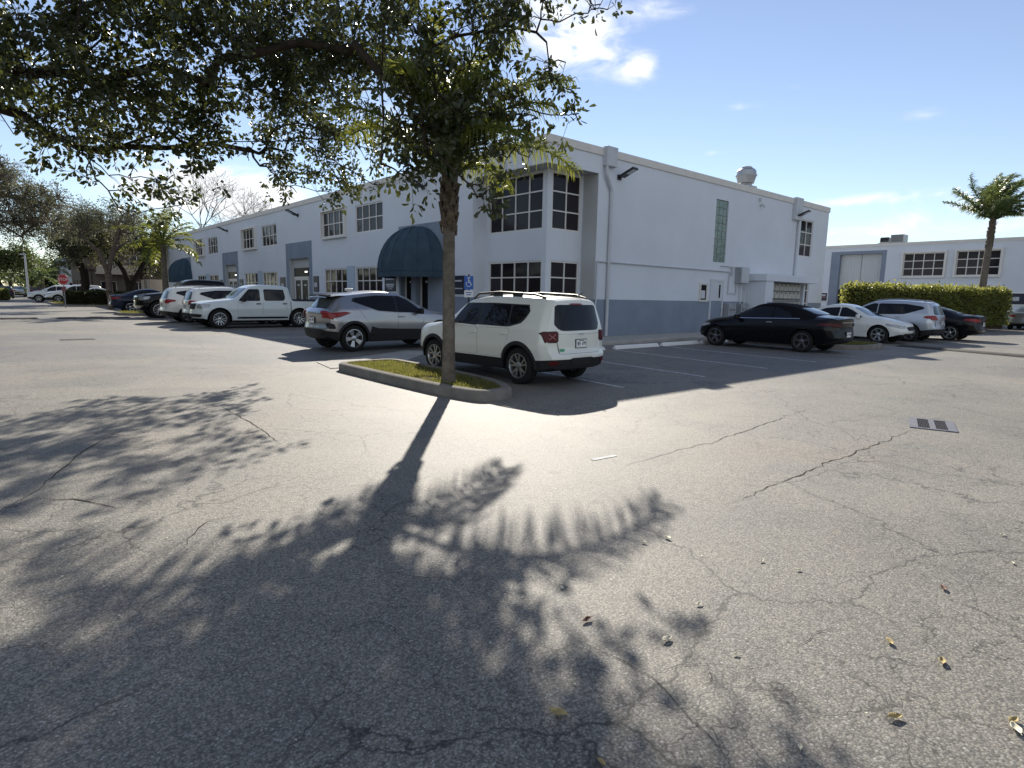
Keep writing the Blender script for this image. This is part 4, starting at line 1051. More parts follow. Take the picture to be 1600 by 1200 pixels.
# --- coupe-like silver crossover
def coupe_suv(root, p):
    k = [(-2.10, .36, .55, .72, .78, .80, 1.02, .74, 1.07, .62), (-1.95, .30, .53, .84, .78, .88, 1.05, .80, 1.16, .62), (-1.62, .26, .50, .88, .78, .905, 1.10, .84, 1.39, .56), (-1.1, .24, .47, .885, .76, .905, 1.09, .85, 1.49, .60), (-.4, .24, .46, .86, .74, .885, 1.04, .86, 1.55, .62),
         (.05, .24, .46, .86, .72, .88, 1.00, .86, 1.53, .62), (.40, .24, .46, .86, .72, .88, .985, .86, 1.40, .64), (1.10, .24, .46, .87, .72, .895, .96, .85, 1.06, .74), (1.45, .24, .48, .875, .70, .895, .93, .84, 1.00, .73), (1.95, .28, .50, .85, .66, .86, .84, .80, .90, .66), (2.24, .36, .50, .70, .62, .72, .74, .68, .80, .58)]
    c = Car(k, (1.32, -1.32), 0.345, 0.225, bow=(0.34, 0.20), pf=([.3, .5, .8, 1.0], [.08, 0, .08, .16]), pr=([.3, .55, .75, 1.0, 1.12], [.06, 0, .05, .02, .12]), clad=True, arch=0.06, crown=.035)
    c.body(p, root); c.wheels('wide', 'rim', 0.235, 5)
    for ax in c.axles: c.arch_trim(ax, 0.39, 0.46, 'plastic')
    c.both([(.84, 1.0), (-.05, 1.015), (-.62, 1.055), (-1.32, 1.30), (-1.24, 1.38), (-.6, 1.455), (.10, 1.45), (.38, 1.345)], .004, 'black', 'window_surround', r=.04, N=40)
    c.both([(.80, 1.01), (-.02, 1.03), (-.02, 1.43), (.10, 1.435), (.36, 1.33)], .008, 'carglass', 'side_window', r=.03)
    c.both([(-.06, 1.035), (-.62, 1.07), (-1.26, 1.30), (-1.20, 1.36), (-.6, 1.44), (-.06, 1.435)], .008, 'carglass', 'side_window', r=.03)
    c.patch('F', [(-.60, 1.09), (.60, 1.09), (.52, 1.44), (-.52, 1.44)], .006, 'screen', 'windscreen', r=.06, N=16)
    c.patch('B', [(-.55, 1.12), (.55, 1.12), (.46, 1.36), (-.46, 1.36)], .008, 'screen', 'rear_window', r=.05, N=14, gap=.01)
    mb = MB()
    mb.grid([[Vector((x+.05*(y/.56)**2, y*wf, z-.02*(y/.56)**2)) for y in (-.56, -.4, -.2, 0, .2, .4, .56)] for x, z, wf in ((-1.36, 1.462, .98), (-1.65, 1.452, 1.0), (-1.96, 1.415, .97), (-1.97, 1.39, .97), (-1.65, 1.40, 1.0), (-1.36, 1.41, .98), (-1.36, 1.462, .98))])
    mb.build('spoiler', p, root, smooth=True, angle=50)
    for y in (-.48, .10):
        mb = MB(); mb.box((-1.92, y, 1.405), (-1.76, y+.38, 1.447)); mb.build('spoiler_slot', 'rimdark', root)
    for y in (-1, 1):
        c.patch('B', [(y*.50, .985), (y*.84, .83), (y*.86, .95), (y*.70, 1.03), (y*.50, 1.04)], .03, 'redlamp', 'taillight', r=.02, N=10, gap=.01)
    for sd in 'LR':
        c.patch(sd, [(-2.02, .86), (-1.70, .90), (-1.40, 1.0), (-1.55, 1.03), (-2.02, .98)], .022, 'redlamp', 'taillight', r=.02, N=10, gap=.01)
        c.patch(sd, [(-1.98, .60), (-1.80, .60), (-1.84, .72), (-1.98, .76)], .008, 'rimdark', 'air_vent', r=.03, N=6)
    c.both([(.78, .56), (-.02, .52), (-.02, 1.0), (.80, .98)], .005, p, 'door', r=.06, gap=.006)
    c.both([(-.05, .52), (-.72, .56), (-.95, .80), (-1.24, 1.20), (-.62, 1.03), (-.05, 1.0)], .005, p, 'door', r=.05, gap=.006)
    c.both([(.92, .44), (-.88, .44), (-.84, .66), (-.62, .60), (.0, .575), (.92, .555)], .012, 'plastic', 'sill_cladding', r=.03, N=30)
    c.handle(.08, .90, p)
    c.plate('B', .80); c.mirror(.60, 1.02, 'plastic')
    c.patch('B', [(-.62, .42), (.62, .42), (.66, .58), (-.66, .58)], .012, 'rimdark', 'bumper_insert', r=.05, N=10)
    mb = MB(); mb.box((-1.15, -.02, 1.56), (-.92, .02, 1.63)); mb.build('aerial', p, root, bevel=.015)
    for y in (-1, 1): c.patch('F', [(y*.42, .72), (y*.70, .70), (y*.66, .80), (y*.42, .80)], .012, 'headlamp', 'headlight', r=.03, N=8)
    return c
# --- crew-cab pickup
def pickup(root, p, grille='black', chrome=False):
    k = [(-2.72, .42, .55, .84, .80, .88, 1.10, .85, 1.135, .80), (-2.5, .36, .52, .90, .80, .92, 1.12, .89, 1.15, .84), (-1.36, .30, .46, .90, .80, .92, 1.12, .89, 1.15, .84), (-1.30, .30, .46, .90, .80, .92, 1.12, .88, 1.20, .80), (-1.22, .30, .46, .90, .80, .92, 1.12, .88, 1.68, .70), (-.9, .30, .46, .90, .80, .92, 1.12, .88, 1.745, .70), (-.2, .30, .46, .90, .80, .92, 1.11, .88, 1.77, .70),
         (.25, .30, .46, .90, .80, .92, 1.10, .88, 1.73, .69), (.48, .30, .46, .90, .78, .92, 1.09, .88, 1.62, .70), (1.12, .30, .46, .90, .78, .92, 1.08, .87, 1.17, .78), (1.5, .30, .48, .90, .76, .92, 1.05, .86, 1.125, .76), (2.1, .32, .52, .88, .74, .90, .97, .84, 1.06, .74), (2.44, .38, .55, .80, .70, .82, .90, .78, .99, .70)]
    c = Car(k, (1.6, -1.6), 0.385, 0.245, bow=(0.30, 0.08), pf=([.3, .55, .95, 1.05], [.12, 0, .05, .10]), pr=([.3, .55, 1.1], [.05, 0, .03]), arch=0.075, N=110)
    c.body(p, root); c.wheels('split', 'rim', 0.25, 6)
    c.both([(.86, 1.12), (.02, 1.12), (.02, 1.59), (.42, 1.58)], .006, 'carglass', 'side_window', r=.05, gap=.018)
    c.both([(-.16, 1.13), (-.94, 1.14), (-1.02, 1.24), (-1.0, 1.58), (-.16, 1.59)], .006, 'carglass', 'side_window', r=.05, gap=.018)
    c.patch('F', [(-.68, 1.20), (.68, 1.20), (.60, 1.63), (-.60, 1.63)], .006, 'screen', 'windscreen', r=.06, N=16)
    c.both([(.92, .50), (-.04, .50), (-.04, 1.08), (.92, 1.07)], .005, p, 'door', r=.05, gap=.006)
    c.both([(-.09, .50), (-.90, .50), (-1.06, .74), (-1.10, 1.09), (-.09, 1.08)], .005, p, 'door', r=.05, gap=.006)
    c.both([(-1.225, .46), (-1.25, .46), (-1.25, 1.10), (-1.225, 1.10)], .004, 'rimdark', 'bed_gap', r=0, N=2)
    c.handle(.10, 1.0); c.handle(-.98, 1.01)
    c.patch('T', [(-2.62, -.76), (-1.40, -.76), (-1.40, .76), (-2.62, .76)], .012, 'blacksoft', 'bed_cover', r=.04, N=10)
    c.both([(-2.66, 1.115), (-1.32, 1.115), (-1.32, 1.155), (-2.66, 1.155)], .012, 'plastic', 'bed_rail', r=.01, N=10, K=3)
    for y in (-1, 1):
        c.patch('F', [(y*.50, .80), (y*.80, .80), (y*.82, .95), (y*.52, .97)], .012, 'headlamp', 'headlight', r=.03, N=8, gap=.012)
    for sd in 'LR':
        c.patch(sd, [(2.22, .82), (1.98, .86), (1.92, .98), (2.22, .96)], .010, 'headlamp', 'headlight', r=.03, N=8)
        c.patch(sd, [(-2.66, .78), (-2.50, .78), (-2.50, 1.06), (-2.66, 1.06)], .010, 'redlamp', 'taillight', r=.02, N=5)
    c.patch('F', [(-.44, .76), (.44, .76), (.46, .98), (-.46, .98)], .012, 'chrome' if chrome else 'rimdark', 'grille', r=.03, N=10)
    for y in (-.30, .02) if not chrome else (-.38, .02):
        c.patch('F', [(y, .80), (y+.28, .80), (y+.26, .93), (y+.02, .93)], .022, 'rimdark', 'grille_opening', r=.02, N=6)
    c.patch('F', [(-.78, .46), (.78, .46), (.80, .58), (-.80, .58)], .015, 'plastic' if not chrome else 'chrome', 'bumper', r=.04, N=12)
    c.mirror(.72, 1.13, 'plastic' if p is not PT['black'] else p, size=(.12, .24, .20))
    c.both([(.95, .40), (-1.1, .40), (-1.1, .47), (.95, .47)], .02, 'plastic', 'side_step', r=.01, N=12, K=3)
    return c
# --- everyday mid-size SUV
def mid_suv(root, p, simple=False, dlo='kick', rear='screen'):
    k = [(-2.28, .36, .54, .74, .76, .82, 1.06, .78, 1.46, .56), (-2.08, .28, .51, .87, .78, .90, 1.09, .86, 1.57, .62), (-1.5, .24, .47, .885, .78, .92, 1.10, .87, 1.63, .655), (-.6, .24, .46, .885, .76, .92, 1.08, .87, 1.675, .67),
         (.05, .24, .46, .885, .74, .92, 1.05, .87, 1.63, .67), (.40, .24, .46, .885, .74, .92, 1.04, .87, 1.50, .68), (1.12, .24, .47, .88, .72, .92, 1.01, .86, 1.11, .76), (1.5, .25, .48, .88, .70, .91, .97, .85, 1.05, .75), (2.0, .28, .50, .85, .68, .87, .88, .81, .95, .69), (2.30, .36, .50, .74, .62, .76, .78, .70, .85, .60)]
    c = Car(k, (1.345, -1.345), 0.36, 0.235, bow=(0.32, 0.20), pf=([.3, .5, .8, 1.0], [.10, 0, .08, .16]), pr=([.3, .55, .7, 1.05, 1.1, 1.60], [.06, 0, .04, .05, .08, .30]), clad=True, arch=0.06, N=60)
    c.body(p, root); c.wheels('five', 'rim', 0.24, 5)
    c.both([(.86, 1.07), (-.06, 1.09), (-.06, 1.53), (.10, 1.535), (.40, 1.42)], .006, 'carglass', 'side_window', r=.04, gap=.018)
    if dlo == 'kick': c.both([(-.11, 1.09), (-1.12, 1.13), (-1.78, 1.36), (-1.72, 1.43), (-1.1, 1.53), (-.11, 1.535)], .006, 'carglass', 'side_window', r=.03, gap=.018)
    else: c.both([(-.11, 1.09), (-1.04, 1.12), (-1.04, 1.53), (-.11, 1.535)], .006, 'carglass', 'side_window', r=.03, gap=.018); c.both([(-1.1, 1.13), (-1.88, 1.17), (-1.80, 1.46), (-1.1, 1.52)], .006, 'carglass', 'quarter_window', r=.05, gap=.018)
    c.patch('F', [(-.64, 1.13), (.64, 1.13), (.56, 1.52), (-.56, 1.52)], .006, 'screen', 'windscreen', r=.06, N=14)
    c.patch('B', [(-.66, 1.12), (.66, 1.12), (.53, 1.47), (-.53, 1.47)], .008, rear, 'rear_window', r=.06, N=14, gap=.012)
    for y in (-1, 1):
        c.patch('B', [(y*.52, .90), (y*.84, .90), (y*.85, 1.08), (y*.60, 1.05)], .02, 'redlamp', 'taillight', r=.03, N=8)
        c.patch('F', [(y*.44, .76), (y*.76, .74), (y*.74, .86), (y*.46, .86)], .012, 'headlamp', 'headlight', r=.03, N=8)
    for sd in 'LR':
        c.patch(sd, [(-2.16, .92), (-1.80, 1.0), (-1.86, 1.07), (-2.16, 1.09)], .018, 'redlamp', 'taillight', r=.02, N=8)
        c.patch(sd, [(2.05, .76), (1.72, .84), (1.72, .88), (2.05, .85)], .010, 'headlamp', 'headlight', r=.02, N=6)
    c.patch('F', [(-.42, .62), (.42, .62), (.44, .80), (-.44, .80)], .012, 'rimdark', 'grille', r=.04, N=8)
    c.mirror(.66, 1.08, p)
    if not simple:
        c.both([(.86, .52), (-.07, .52), (-.07, 1.05), (.86, 1.03)], .005, p, 'door', r=.05, gap=.006)
        c.both([(-.10, .52), (-.86, .52), (-1.03, .76), (-1.10, 1.07), (-.10, 1.05)], .005, p, 'door', r=.05, gap=.006)
        c.handle(.06, .98, p); c.handle(-.90, 1.0, p)
        c.patch('B', [(-.62, .60), (.62, .60), (.68, 1.06), (-.68, 1.06)], .005, p, 'tailgate', r=.06, gap=.006)
        c.plate('B', .80)
        for y in (-1, 1):
            mb = MB(); mb.tube([(.05, y*.58, 1.66), (-.1, y*.58, 1.71), (-.8, y*.58, 1.735), (-1.6, y*.56, 1.68), (-1.75, y*.55, 1.63)], .02, 6); mb.build('roof_rail', 'galv', root, smooth=True)
    return c
# --- four-door saloon / soft-top coupe
def saloon(root, p, wb=2.66, soft=False, simple=False, wheelstyle='five', ns=5, rimmat='rim'):
    h = wb/2; e = .30 if soft else 0
    k = [(-h-.98, .36, .50, .72, .70, .80, .92, .74, 1.00, .62), (-h-.78, .28, .46, .85, .72, .89, .97, .80, 1.045, .68), (-h-.35, .22, .42, .88, .72, .91, 1.0, .82, 1.075, .68), (-h+.05-e*.4, .20, .40, .885, .70, .915, .98, .84, 1.19, .60), (-.62-e*.5, .20, .38, .88, .70, .905, .96, .85, 1.385, .56), (-.25, .20, .38, .88, .70, .905, .94, .85, 1.43, .57),
         (.10, .20, .38, .88, .70, .905, .93, .85, 1.39, .58), (.35, .20, .38, .88, .70, .905, .925, .85, 1.29, .60), (1.0, .20, .40, .885, .68, .915, .91, .83, 1.00, .72), (1.4, .22, .42, .885, .66, .91, .87, .82, .94, .72), (h+.55, .25, .44, .85, .62, .87, .78, .78, .84, .66), (h+.86, .33, .44, .70, .56, .72, .66, .66, .72, .56)]
    c = Car(k, (h, -h), 0.33, 0.225, bow=(0.36, 0.24), pf=([.3, .45, .7, .9], [.06, 0, .06, .14]), pr=([.3, .45, .75, 1.0], [.07, 0, .05, .04]), arch=0.05, N=64, topmat=(-1.75, .26) if soft else None, crown=.035)
    c.body(p, root); c.wheels(wheelstyle, rimmat, 0.235, ns)
    if soft:
        c.both([(.74, .955), (-.42, .965), (-.42, 1.315), (.04, 1.315), (.30, 1.22)], .006, 'carglass', 'side_window', r=.03, gap=.012)
        c.both([(-.46, .965), (-1.08, 1.0), (-.92, 1.17), (-.46, 1.305)], .006, 'carglass', 'side_window', r=.04, gap=.012)
        c.both([(.80, .935), (-1.30, .985), (-1.30, 1.003), (.80, .955)], .012, 'chrome', 'belt_trim', r=0, N=24, K=2)
    else:
        c.both([(.74, .955), (-.10, .965), (-.10, 1.31), (.06, 1.31), (.32, 1.20)], .006, 'carglass', 'side_window', r=.03, gap=.014)
        c.both([(-.15, .965), (-.90, .99), (-1.12, 1.09), (-.70, 1.27), (-.15, 1.315)], .006, 'carglass', 'side_window', r=.03, gap=.014)
    c.patch('F', [(-.62, 1.01), (.62, 1.01), (.50, 1.32), (-.50, 1.32)], .006, 'screen', 'windscreen', r=.06, N=14)
    c.patch('B', [(-.52, 1.13), (.52, 1.13), (.44, 1.31), (-.44, 1.31)], .008, 'screen', 'rear_window', r=.05, N=14)
    for y in (-1, 1):
        c.patch('B', [(y*.44, .80), (y*.80, .78), (y*.80, .90), (y*.46, .92)] if not soft else [(y*.42, .81), (y*.80, .79), (y*.80, .87), (y*.44, .88)], .02, 'redlamp' if not soft else 'darkred', 'taillight', r=.03, N=8)
        c.patch('F', [(y*.40, .60), (y*.72, .58), (y*.68, .69), (y*.42, .69)], .012, 'headlamp', 'headlight', r=.03, N=8)
    for sd in 'LR':
        c.patch(sd, [(-h-.88, .80), (-h-.42, .86), (-h-.50, .93), (-h-.88, .93)] if not soft else [(-h-.88, .80), (-h-.40, .84), (-h-.50, .89), (-h-.88, .89)], .014, 'redlamp' if not soft else 'darkred', 'taillight', r=.02, N=8)
        c.patch(sd, [(h+.62, .60), (h+.20, .70), (h+.22, .76), (h+.62, .71)], .010, 'headlamp', 'headlight', r=.02, N=8)
    c.patch('F', [(-.36, .50), (.36, .50), (.38, .64), (-.38, .64)], .012, 'rimdark', 'grille', r=.03, N=8)
    c.patch('F', [(-.62, .30), (.62, .30), (.58, .40), (-.58, .40)], .012, 'rimdark', 'air_intake', r=.03, N=8)
    c.mirror(.62, .96, p)
    if not simple:
        if soft: c.both([(.92, .42), (-.55, .40), (-.60, .94), (.88, .92)], .005, p, 'door', r=.05, gap=.006); c.handle(-.40, .86, 'chrome')
        else:
            c.both([(.92, .42), (-.12, .40), (-.12, .93), (.88, .92)], .005, p, 'door', r=.05, gap=.006)
            c.both([(-.15, .40), (-.74, .40), (-.95, .66), (-1.02, .95), (-.15, .93)], .005, p, 'door', r=.05, gap=.006); c.handle(.02, .84, p); c.handle(-.86, .87, p)
        c.plate('B', .70 if not soft else .56)
        c.patch('B', [(-.46, .24), (.46, .24), (.5, .34), (-.5, .34)], .012, 'rimdark', 'diffuser', r=.03, N=8)
        if soft: c.patch('B', [(-.40, .905), (.40, .905), (.40, .922), (-.40, .922)], .012, 'chrome', 'boot_trim', r=0, N=8)
    return c

r = car_root('boxy_suv', -6.41, -5.57, 94, 0.905, 'ivory boxy SUV with black roof rails beside the palm island', 'SUV'); boxy_suv(r, PT['cream'])
r = car_root('coupe_crossover', -5.50, .80, 0, 1.0, 'silver sloping-roof crossover with big red tail lamps, left of the palm trunk', 'car'); coupe_suv(r, PT['silver'])
r = car_root('pickup_truck', -5.38, 12.15, 180, 1.0, 'pale white crew-cab pickup truck parked nose to the road', 'pickup truck'); pickup(r, PT['frost'])
r = car_root('mid_size_suv', -5.25, 14.85, 0, 0.98, 'white SUV with dark slanting rear window, right behind the pickup bonnet', 'SUV', 'white SUVs parked side by side'); c1 = mid_suv(r, PT['white'])
r2 = copy_tree(r); r2.location = (-5.55, 17.45, 0); r2.scale = (1.02, 1.02, 0.99); tag(r2, 'white SUV with squarer red lamps wedged between the black pickup and the other white SUV', 'SUV', 'white SUVs parked side by side')
r = car_root('pickup_truck', -5.25, 22.7, 180, 1.17, 'black pickup truck with chrome grille parked nose to the road', 'pickup truck'); pickup(r, PT['black'], chrome=True)
r = car_root('saloon_car', -5.6, 31.9, 0, 1.06, 'dark blue saloon car leftmost in the row of parked cars', 'car'); saloon(r, PT['navycar'])
r = car_root('convertible_car', 5.22, -5.15, 90, 1.0, 'shiny black convertible with its black fabric roof up', 'car'); saloon(r, PT['black'], 2.84, soft=True, wheelstyle='thin', ns=5, rimmat='rimgun')
r = car_root('saloon_car', 12.1, -5.05, -90, 1.0, 'white saloon car parked nose out beside the black convertible', 'car'); saloon(r, PT['white'], wheelstyle='five', ns=6)
r = car_root('mid_size_suv', 14.62, -5.35, 90, 0.97, 'pale silver-blue SUV right of the white saloon car', 'SUV'); mid_suv(r, PT['ice'])
r = car_root('saloon_car', 17.3, -6.05, 90, 1.0, 'black saloon car at the end of the row right of the silver-blue SUV', 'car'); saloon(r, PT['black'])
r = car_root('saloon_car', 37.0, -6.9, 0, 1.02, 'grey saloon car seen from behind at the far building, cut by the right edge', 'car'); saloon(r, PT['grey'], simple=True)
# far cars down the road
proto_suv = empty('mid_size_suv'); mid_suv(proto_suv, PT['white'], simple=True, dlo='square')
proto_car = empty('saloon_car'); saloon(proto_car, PT['white'], simple=True)
for q in (proto_suv, proto_car): q.location = (0, 0, -50)
def recolour(root, p):
    for o in [root]+list(root.children):
        if o.type == 'MESH' and o.name.startswith(('body', 'mirror')):
            for i, sl in enumerate(o.material_slots):
                if i == 0: sl.link = 'OBJECT'; sl.material = PT[p]
far = [(proto_suv, 63, 92, 172, 'white', 'white SUV facing the road behind the stop sign', 'SUV', 1.05), (proto_suv, 62, 121, 178, 'white', 'white SUV behind the left hedge just right of the stop sign', 'SUV', 1.10), (proto_car, 60, 148, 178, 'white', 'white saloon roof showing above the left hedge', 'car', 1.1),
       (proto_car, 82, 83, 185, 'navycar', 'dark blue car parked far down the road left of the stop sign', 'car', 1.1), (proto_suv, 100, 54, 95, 'red', 'maroon SUV seen far down the road', 'SUV', 1.05), (proto_car, 95, 32, -95, 'gold', 'pale gold car coming up the far road', 'car', 1.15),
       (proto_suv, 80, 13, 90, 'navycar', 'dark SUV at the far left of the road', 'SUV', 0.95), (proto_car, 52, -26, -90, 'white', 'pale car cut by the left edge of the view', 'car', 1.0), (proto_suv, 112, 63, 60, 'white', 'white van-like vehicle farthest down the road', 'SUV', 1.25), (proto_car, 108, 70, 100, 'black', 'black car far down the road beside the maroon SUV', 'car', 1.1)]
for q, Y, px, hd, p, lb, cat, sc_ in far:
    c = copy_tree(q); v = fw(Y, px); c.location = (v.x, v.y, 0); c.rotation_euler = (0, 0, math.radians(hd)); c.scale = (sc_,)*3
    tag(c, lb, cat, 'cars far down the road'); recolour(c, p)
def remove_tree(o):
    for ch in list(o.children): remove_tree(ch)
    bpy.data.objects.remove(o)
remove_tree(proto_suv); remove_tree(proto_car)

# ---------------------------------------------------------------- kerbed islands
def island(name, poly, h=0.15, w=0.16):
    P = [Vector((x, y, 0)) for x, y in poly]; n = len(P); c = sum(P, Vector())/n
    area = sum(P[i-1].x*P[i].y - P[i].x*P[i-1].y for i in range(n)); sg = 1 if area > 0 else -1
    inn = []
    for i in range(n):
        e1 = (P[i]-P[i-1]).normalized(); e2 = (P[(i+1) % n]-P[i]).normalized()
        b = (Vector((-e1.y, e1.x, 0))+Vector((-e2.y, e2.x, 0)))*sg; b.normalize()
        k = max(0.5, abs(b.dot(Vector((-e1.y, e1.x, 0))))); inn.append(P[i]+b*w/k)
    mb = MB()
    prof = [(0, -0.1), (0, h-0.03), (0.22, h), (1, h), (1, h-0.09)]
    rows = [[P[i].lerp(inn[i], t)+Vector((0, 0, z)) for t, z in prof] for i in list(range(n))+[0]]
    mb.grid(rows)
    o = tag(mb.build(name, 'kerb', smooth=True, angle=50), kind='structure')
    mb = MB(); mb.add([(p.x, p.y, h-0.05) for p in inn], [tuple(range(n))])
    tag(mb.build('island_soil', 'soil'), kind='structure')
    return [(p.x, p.y) for p in inn]
def inpoly(x, y, poly):
    r = False
    for i in range(len(poly)):
        (x1, y1), (x2, y2) = poly[i-1], poly[i]
        if (y1 > y) != (y2 > y) and x < (x2-x1)*(y-y1)/(y2-y1)+x1: r = not r
    return r
def bezier_round(pts, r=0.5, k=6): return rnd(pts, r, k)
def raw_mesh(name, V, F_total, idx, mat, parent=None, starts=None, smooth=False):
    me = bpy.data.meshes.new(name); V = np.asarray(V, np.float32)
    me.vertices.add(len(V)); me.vertices.foreach_set('co', V.ravel())
    idx = np.asarray(idx, np.int32); ft = np.asarray(F_total, np.int32)
    me.loops.add(len(idx)); me.loops.foreach_set('vertex_index', idx)
    me.polygons.add(len(ft)); st = np.concatenate(([0], np.cumsum(ft)[:-1])).astype(np.int32)
    me.polygons.foreach_set('loop_start', st); me.polygons.foreach_set('loop_total', ft)
    if smooth: me.polygons.foreach_set('use_smooth', np.ones(len(ft), bool))
    me.update(calc_edges=True); me.validate()
    me.materials.append(M[mat])
    o = bpy.data.objects.new(name, me); COL.objects.link(o)
    if parent: o.parent = parent
    return o
def grass(poly, n, z, h=(0.05, 0.11), bare=None):
    A = np.array(poly); lo, hi = A.min(0), A.max(0); P = []
    while len(P) < n:
        x, y = RNG.uniform(lo, hi)
        if inpoly(x, y, poly) and (bare is None or RNG.random() > bare(x, y)): P.append((x, y))
    P = np.array(P); a = RNG.uniform(0, 2*PI, n); hh = RNG.uniform(*h, n); w = RNG.uniform(0.006, 0.012, n); ln = RNG.normal(0, 0.04, (n, 2))
    d = np.stack([np.cos(a), np.sin(a)], 1)*w[:, None]
    V = np.zeros((n, 3, 3)); V[:, 0, :2] = P-d; V[:, 1, :2] = P+d; V[:, 2, :2] = P+ln; V[:, :2, 2] = z; V[:, 2, 2] = z+hh
    return V
isl_a = bezier_round([(-8.86, -3.22), (-8.88, -5.6), (-8.86, -7.0), (-8.70, -7.88), (-8.05, -7.82), (-7.66, -7.0), (-7.44, -5.0), (-7.42, -3.12)], 0.45, 5)
in_a = island('kerb_island', isl_a)
V = grass(in_a, 9000, 0.10, (0.03, 0.085), bare=lambda x, y: 0.9 if math.hypot(x+8.4, y+6.0) < 0.30 else (0.55 if x > -7.95 else 0.0))
isl_b = bezier_round([(6.45, -2.2), (6.45, -6.6), (7.2, -7.35), (8.9, -7.45), (9.7, -6.6), (9.9, -2.2)], 0.8, 5)
in_b = island('kerb_island', isl_b)
V2 = grass(in_b, 6000, 0.10)
isl_c = bezier_round([(-8.3, 26.2), (-8.3, 28.6), (-7.6, 29.4), (-2.5, 29.4), (-2.5, 25.6), (-7.6, 25.5)], 0.8, 4)
in_c = island('kerb_island', isl_c)
V3 = grass(in_c, 4000, 0.10, (0.08, 0.16))
isl_d = bezier_round([(-9.6, 48.6), (-8.6, 46.2), (-6.0, 45.0), (-2.6, 45.0), (-2.6, 62), (-9.6, 64)], 1.2, 5)
in_d = island('kerb_island', isl_d)
V4 = grass(in_d, 6000, 0.10, (0.08, 0.2))
isl_e = bezier_round([(-17.5, 44), (-15.2, 45), (-15.0, 70), (-21, 72), (-22, 44)], 1.2, 4)
in_e = island('kerb_island', isl_e)
V5 = grass(in_e, 6000, 0.10, (0.1, 0.2))
VV = np.concatenate([V, V2, V3, V4, V5]); n = len(VV)
tag(raw_mesh('grass', VV.reshape(-1, 3), np.full(n, 3), np.arange(3*n), 'grass'), kind='stuff')

# ---------------------------------------------------------------- leaves and trees
def unit(v): return v/np.maximum(np.linalg.norm(v, axis=1, keepdims=True), 1e-9)
def leaf_geo(P, D, size, wr=0.46, nrm=None):
    """P stalk ends, D pointing directions -> obovate folded leaves"""
    n = len(P); D = unit(D)
    R = unit(RNG.normal(size=(n, 3))) if nrm is None else nrm
    S = unit(np.cross(D, R)); Nn = np.cross(S, D); s = size[:, None]
    V = np.empty((n, 6, 3))
    V[:, 0] = P; V[:, 3] = P + D*s - Nn*s*0.08
    V[:, 1] = P + D*s*0.34 + S*s*wr*0.33 + Nn*s*0.06; V[:, 5] = P + D*s*0.34 - S*s*wr*0.33 + Nn*s*0.06
    V[:, 2] = P + D*s*0.74 + S*s*wr*0.5 + Nn*s*0.05; V[:, 4] = P + D*s*0.74 - S*s*wr*0.5 + Nn*s*0.05
    return V
def leaf_obj(name, V, mat, parent):
    n = len(V); b = np.arange(n)[:, None]*6
    idx = (b + np.array([[0, 1, 2, 3, 0, 3, 4, 5]])).ravel()
    return raw_mesh(name, V.reshape(-1, 3), np.full(2*n, 4), idx, mat, parent)
def skeleton(nodes, root_pts, k=0.35):
    """greedy tree over the nodes, grown out from the given root points"""
    P = [np.array(p) for p in root_pts]; par = [-1]+list(range(len(root_pts)-1)); pl = [0]*len(root_pts)
    for i in range(1, len(P)): pl[i] = pl[i-1]+np.linalg.norm(P[i]-P[i-1])
    hub = P[-1]; first = len(P)-1
    order = sorted(range(len(nodes)), key=lambda i: np.linalg.norm(nodes[i]-hub))
    for i in order:
        p = nodes[i]; A = np.array(P[first:]); d = np.linalg.norm(A-p, axis=1) + k*np.array(pl[first:])
        j = int(np.argmin(d))+first
        P.append(p); par.append(j); pl.append(pl[j]+np.linalg.norm(P[j]-p))
    cnt = [1]*len(P)
    for i in range(len(P)-1, 0, -1): cnt[par[i]] += cnt[i]
    return P, par, cnt
def branch_mesh(P, par, cnt, r0, power=0.5, rmin=0.006, nseg=6, wob=0.05):
    mb = MB(); top = max(cnt)
    R = [max(rmin, r0*(c/top)**0.62) for c in cnt]
    for i in range(1, len(P)):
        a = Vector(P[par[i]]); b = Vector(P[i]); L_ = (b-a).length
        mid = a.lerp(b, 0.5)+Vector(RNG.normal(0, wob, 3))*L_ + Vector((0, 0, 0.06*L_))
        ra = min(R[par[i]], R[i]*1.35); rb = R[i]
        mb.tube([a, a.lerp(mid, 0.55), mid, mid.lerp(b, 0.5), b], [ra, ra*0.95, (ra+rb)/2, rb, rb], nseg if R[i] > 0.03 else 4, cap=False)
    return mb
def blob_points(blobs, dens, clump=1, jit=0.13):
    out = []; own = []
    for i, (c, r) in enumerate(blobs):
        vol = 4.19*r[0]*r[1]*r[2]; n = max(4, int(vol*dens*(0.55+0.45/(r[0]+0.05))))
        nc = max(2, n//clump)
        q = unit(RNG.normal(size=(nc, 3)))*(RNG.random((nc, 1))**(1/2.4)) * (1+RNG.normal(0, 0.12, (nc, 1)))
        p_ = np.repeat(np.array(c)+q*np.array(r), max(1, round(n/nc)), axis=0)
        if clump > 1: p_ = p_+RNG.normal(0, jit, p_.shape)*np.array([1, 1, 1.15])-np.array([0, 0, 0.05])
        out.append(p_); own += [i]*len(p_)
    return np.concatenate(out), np.array(own)
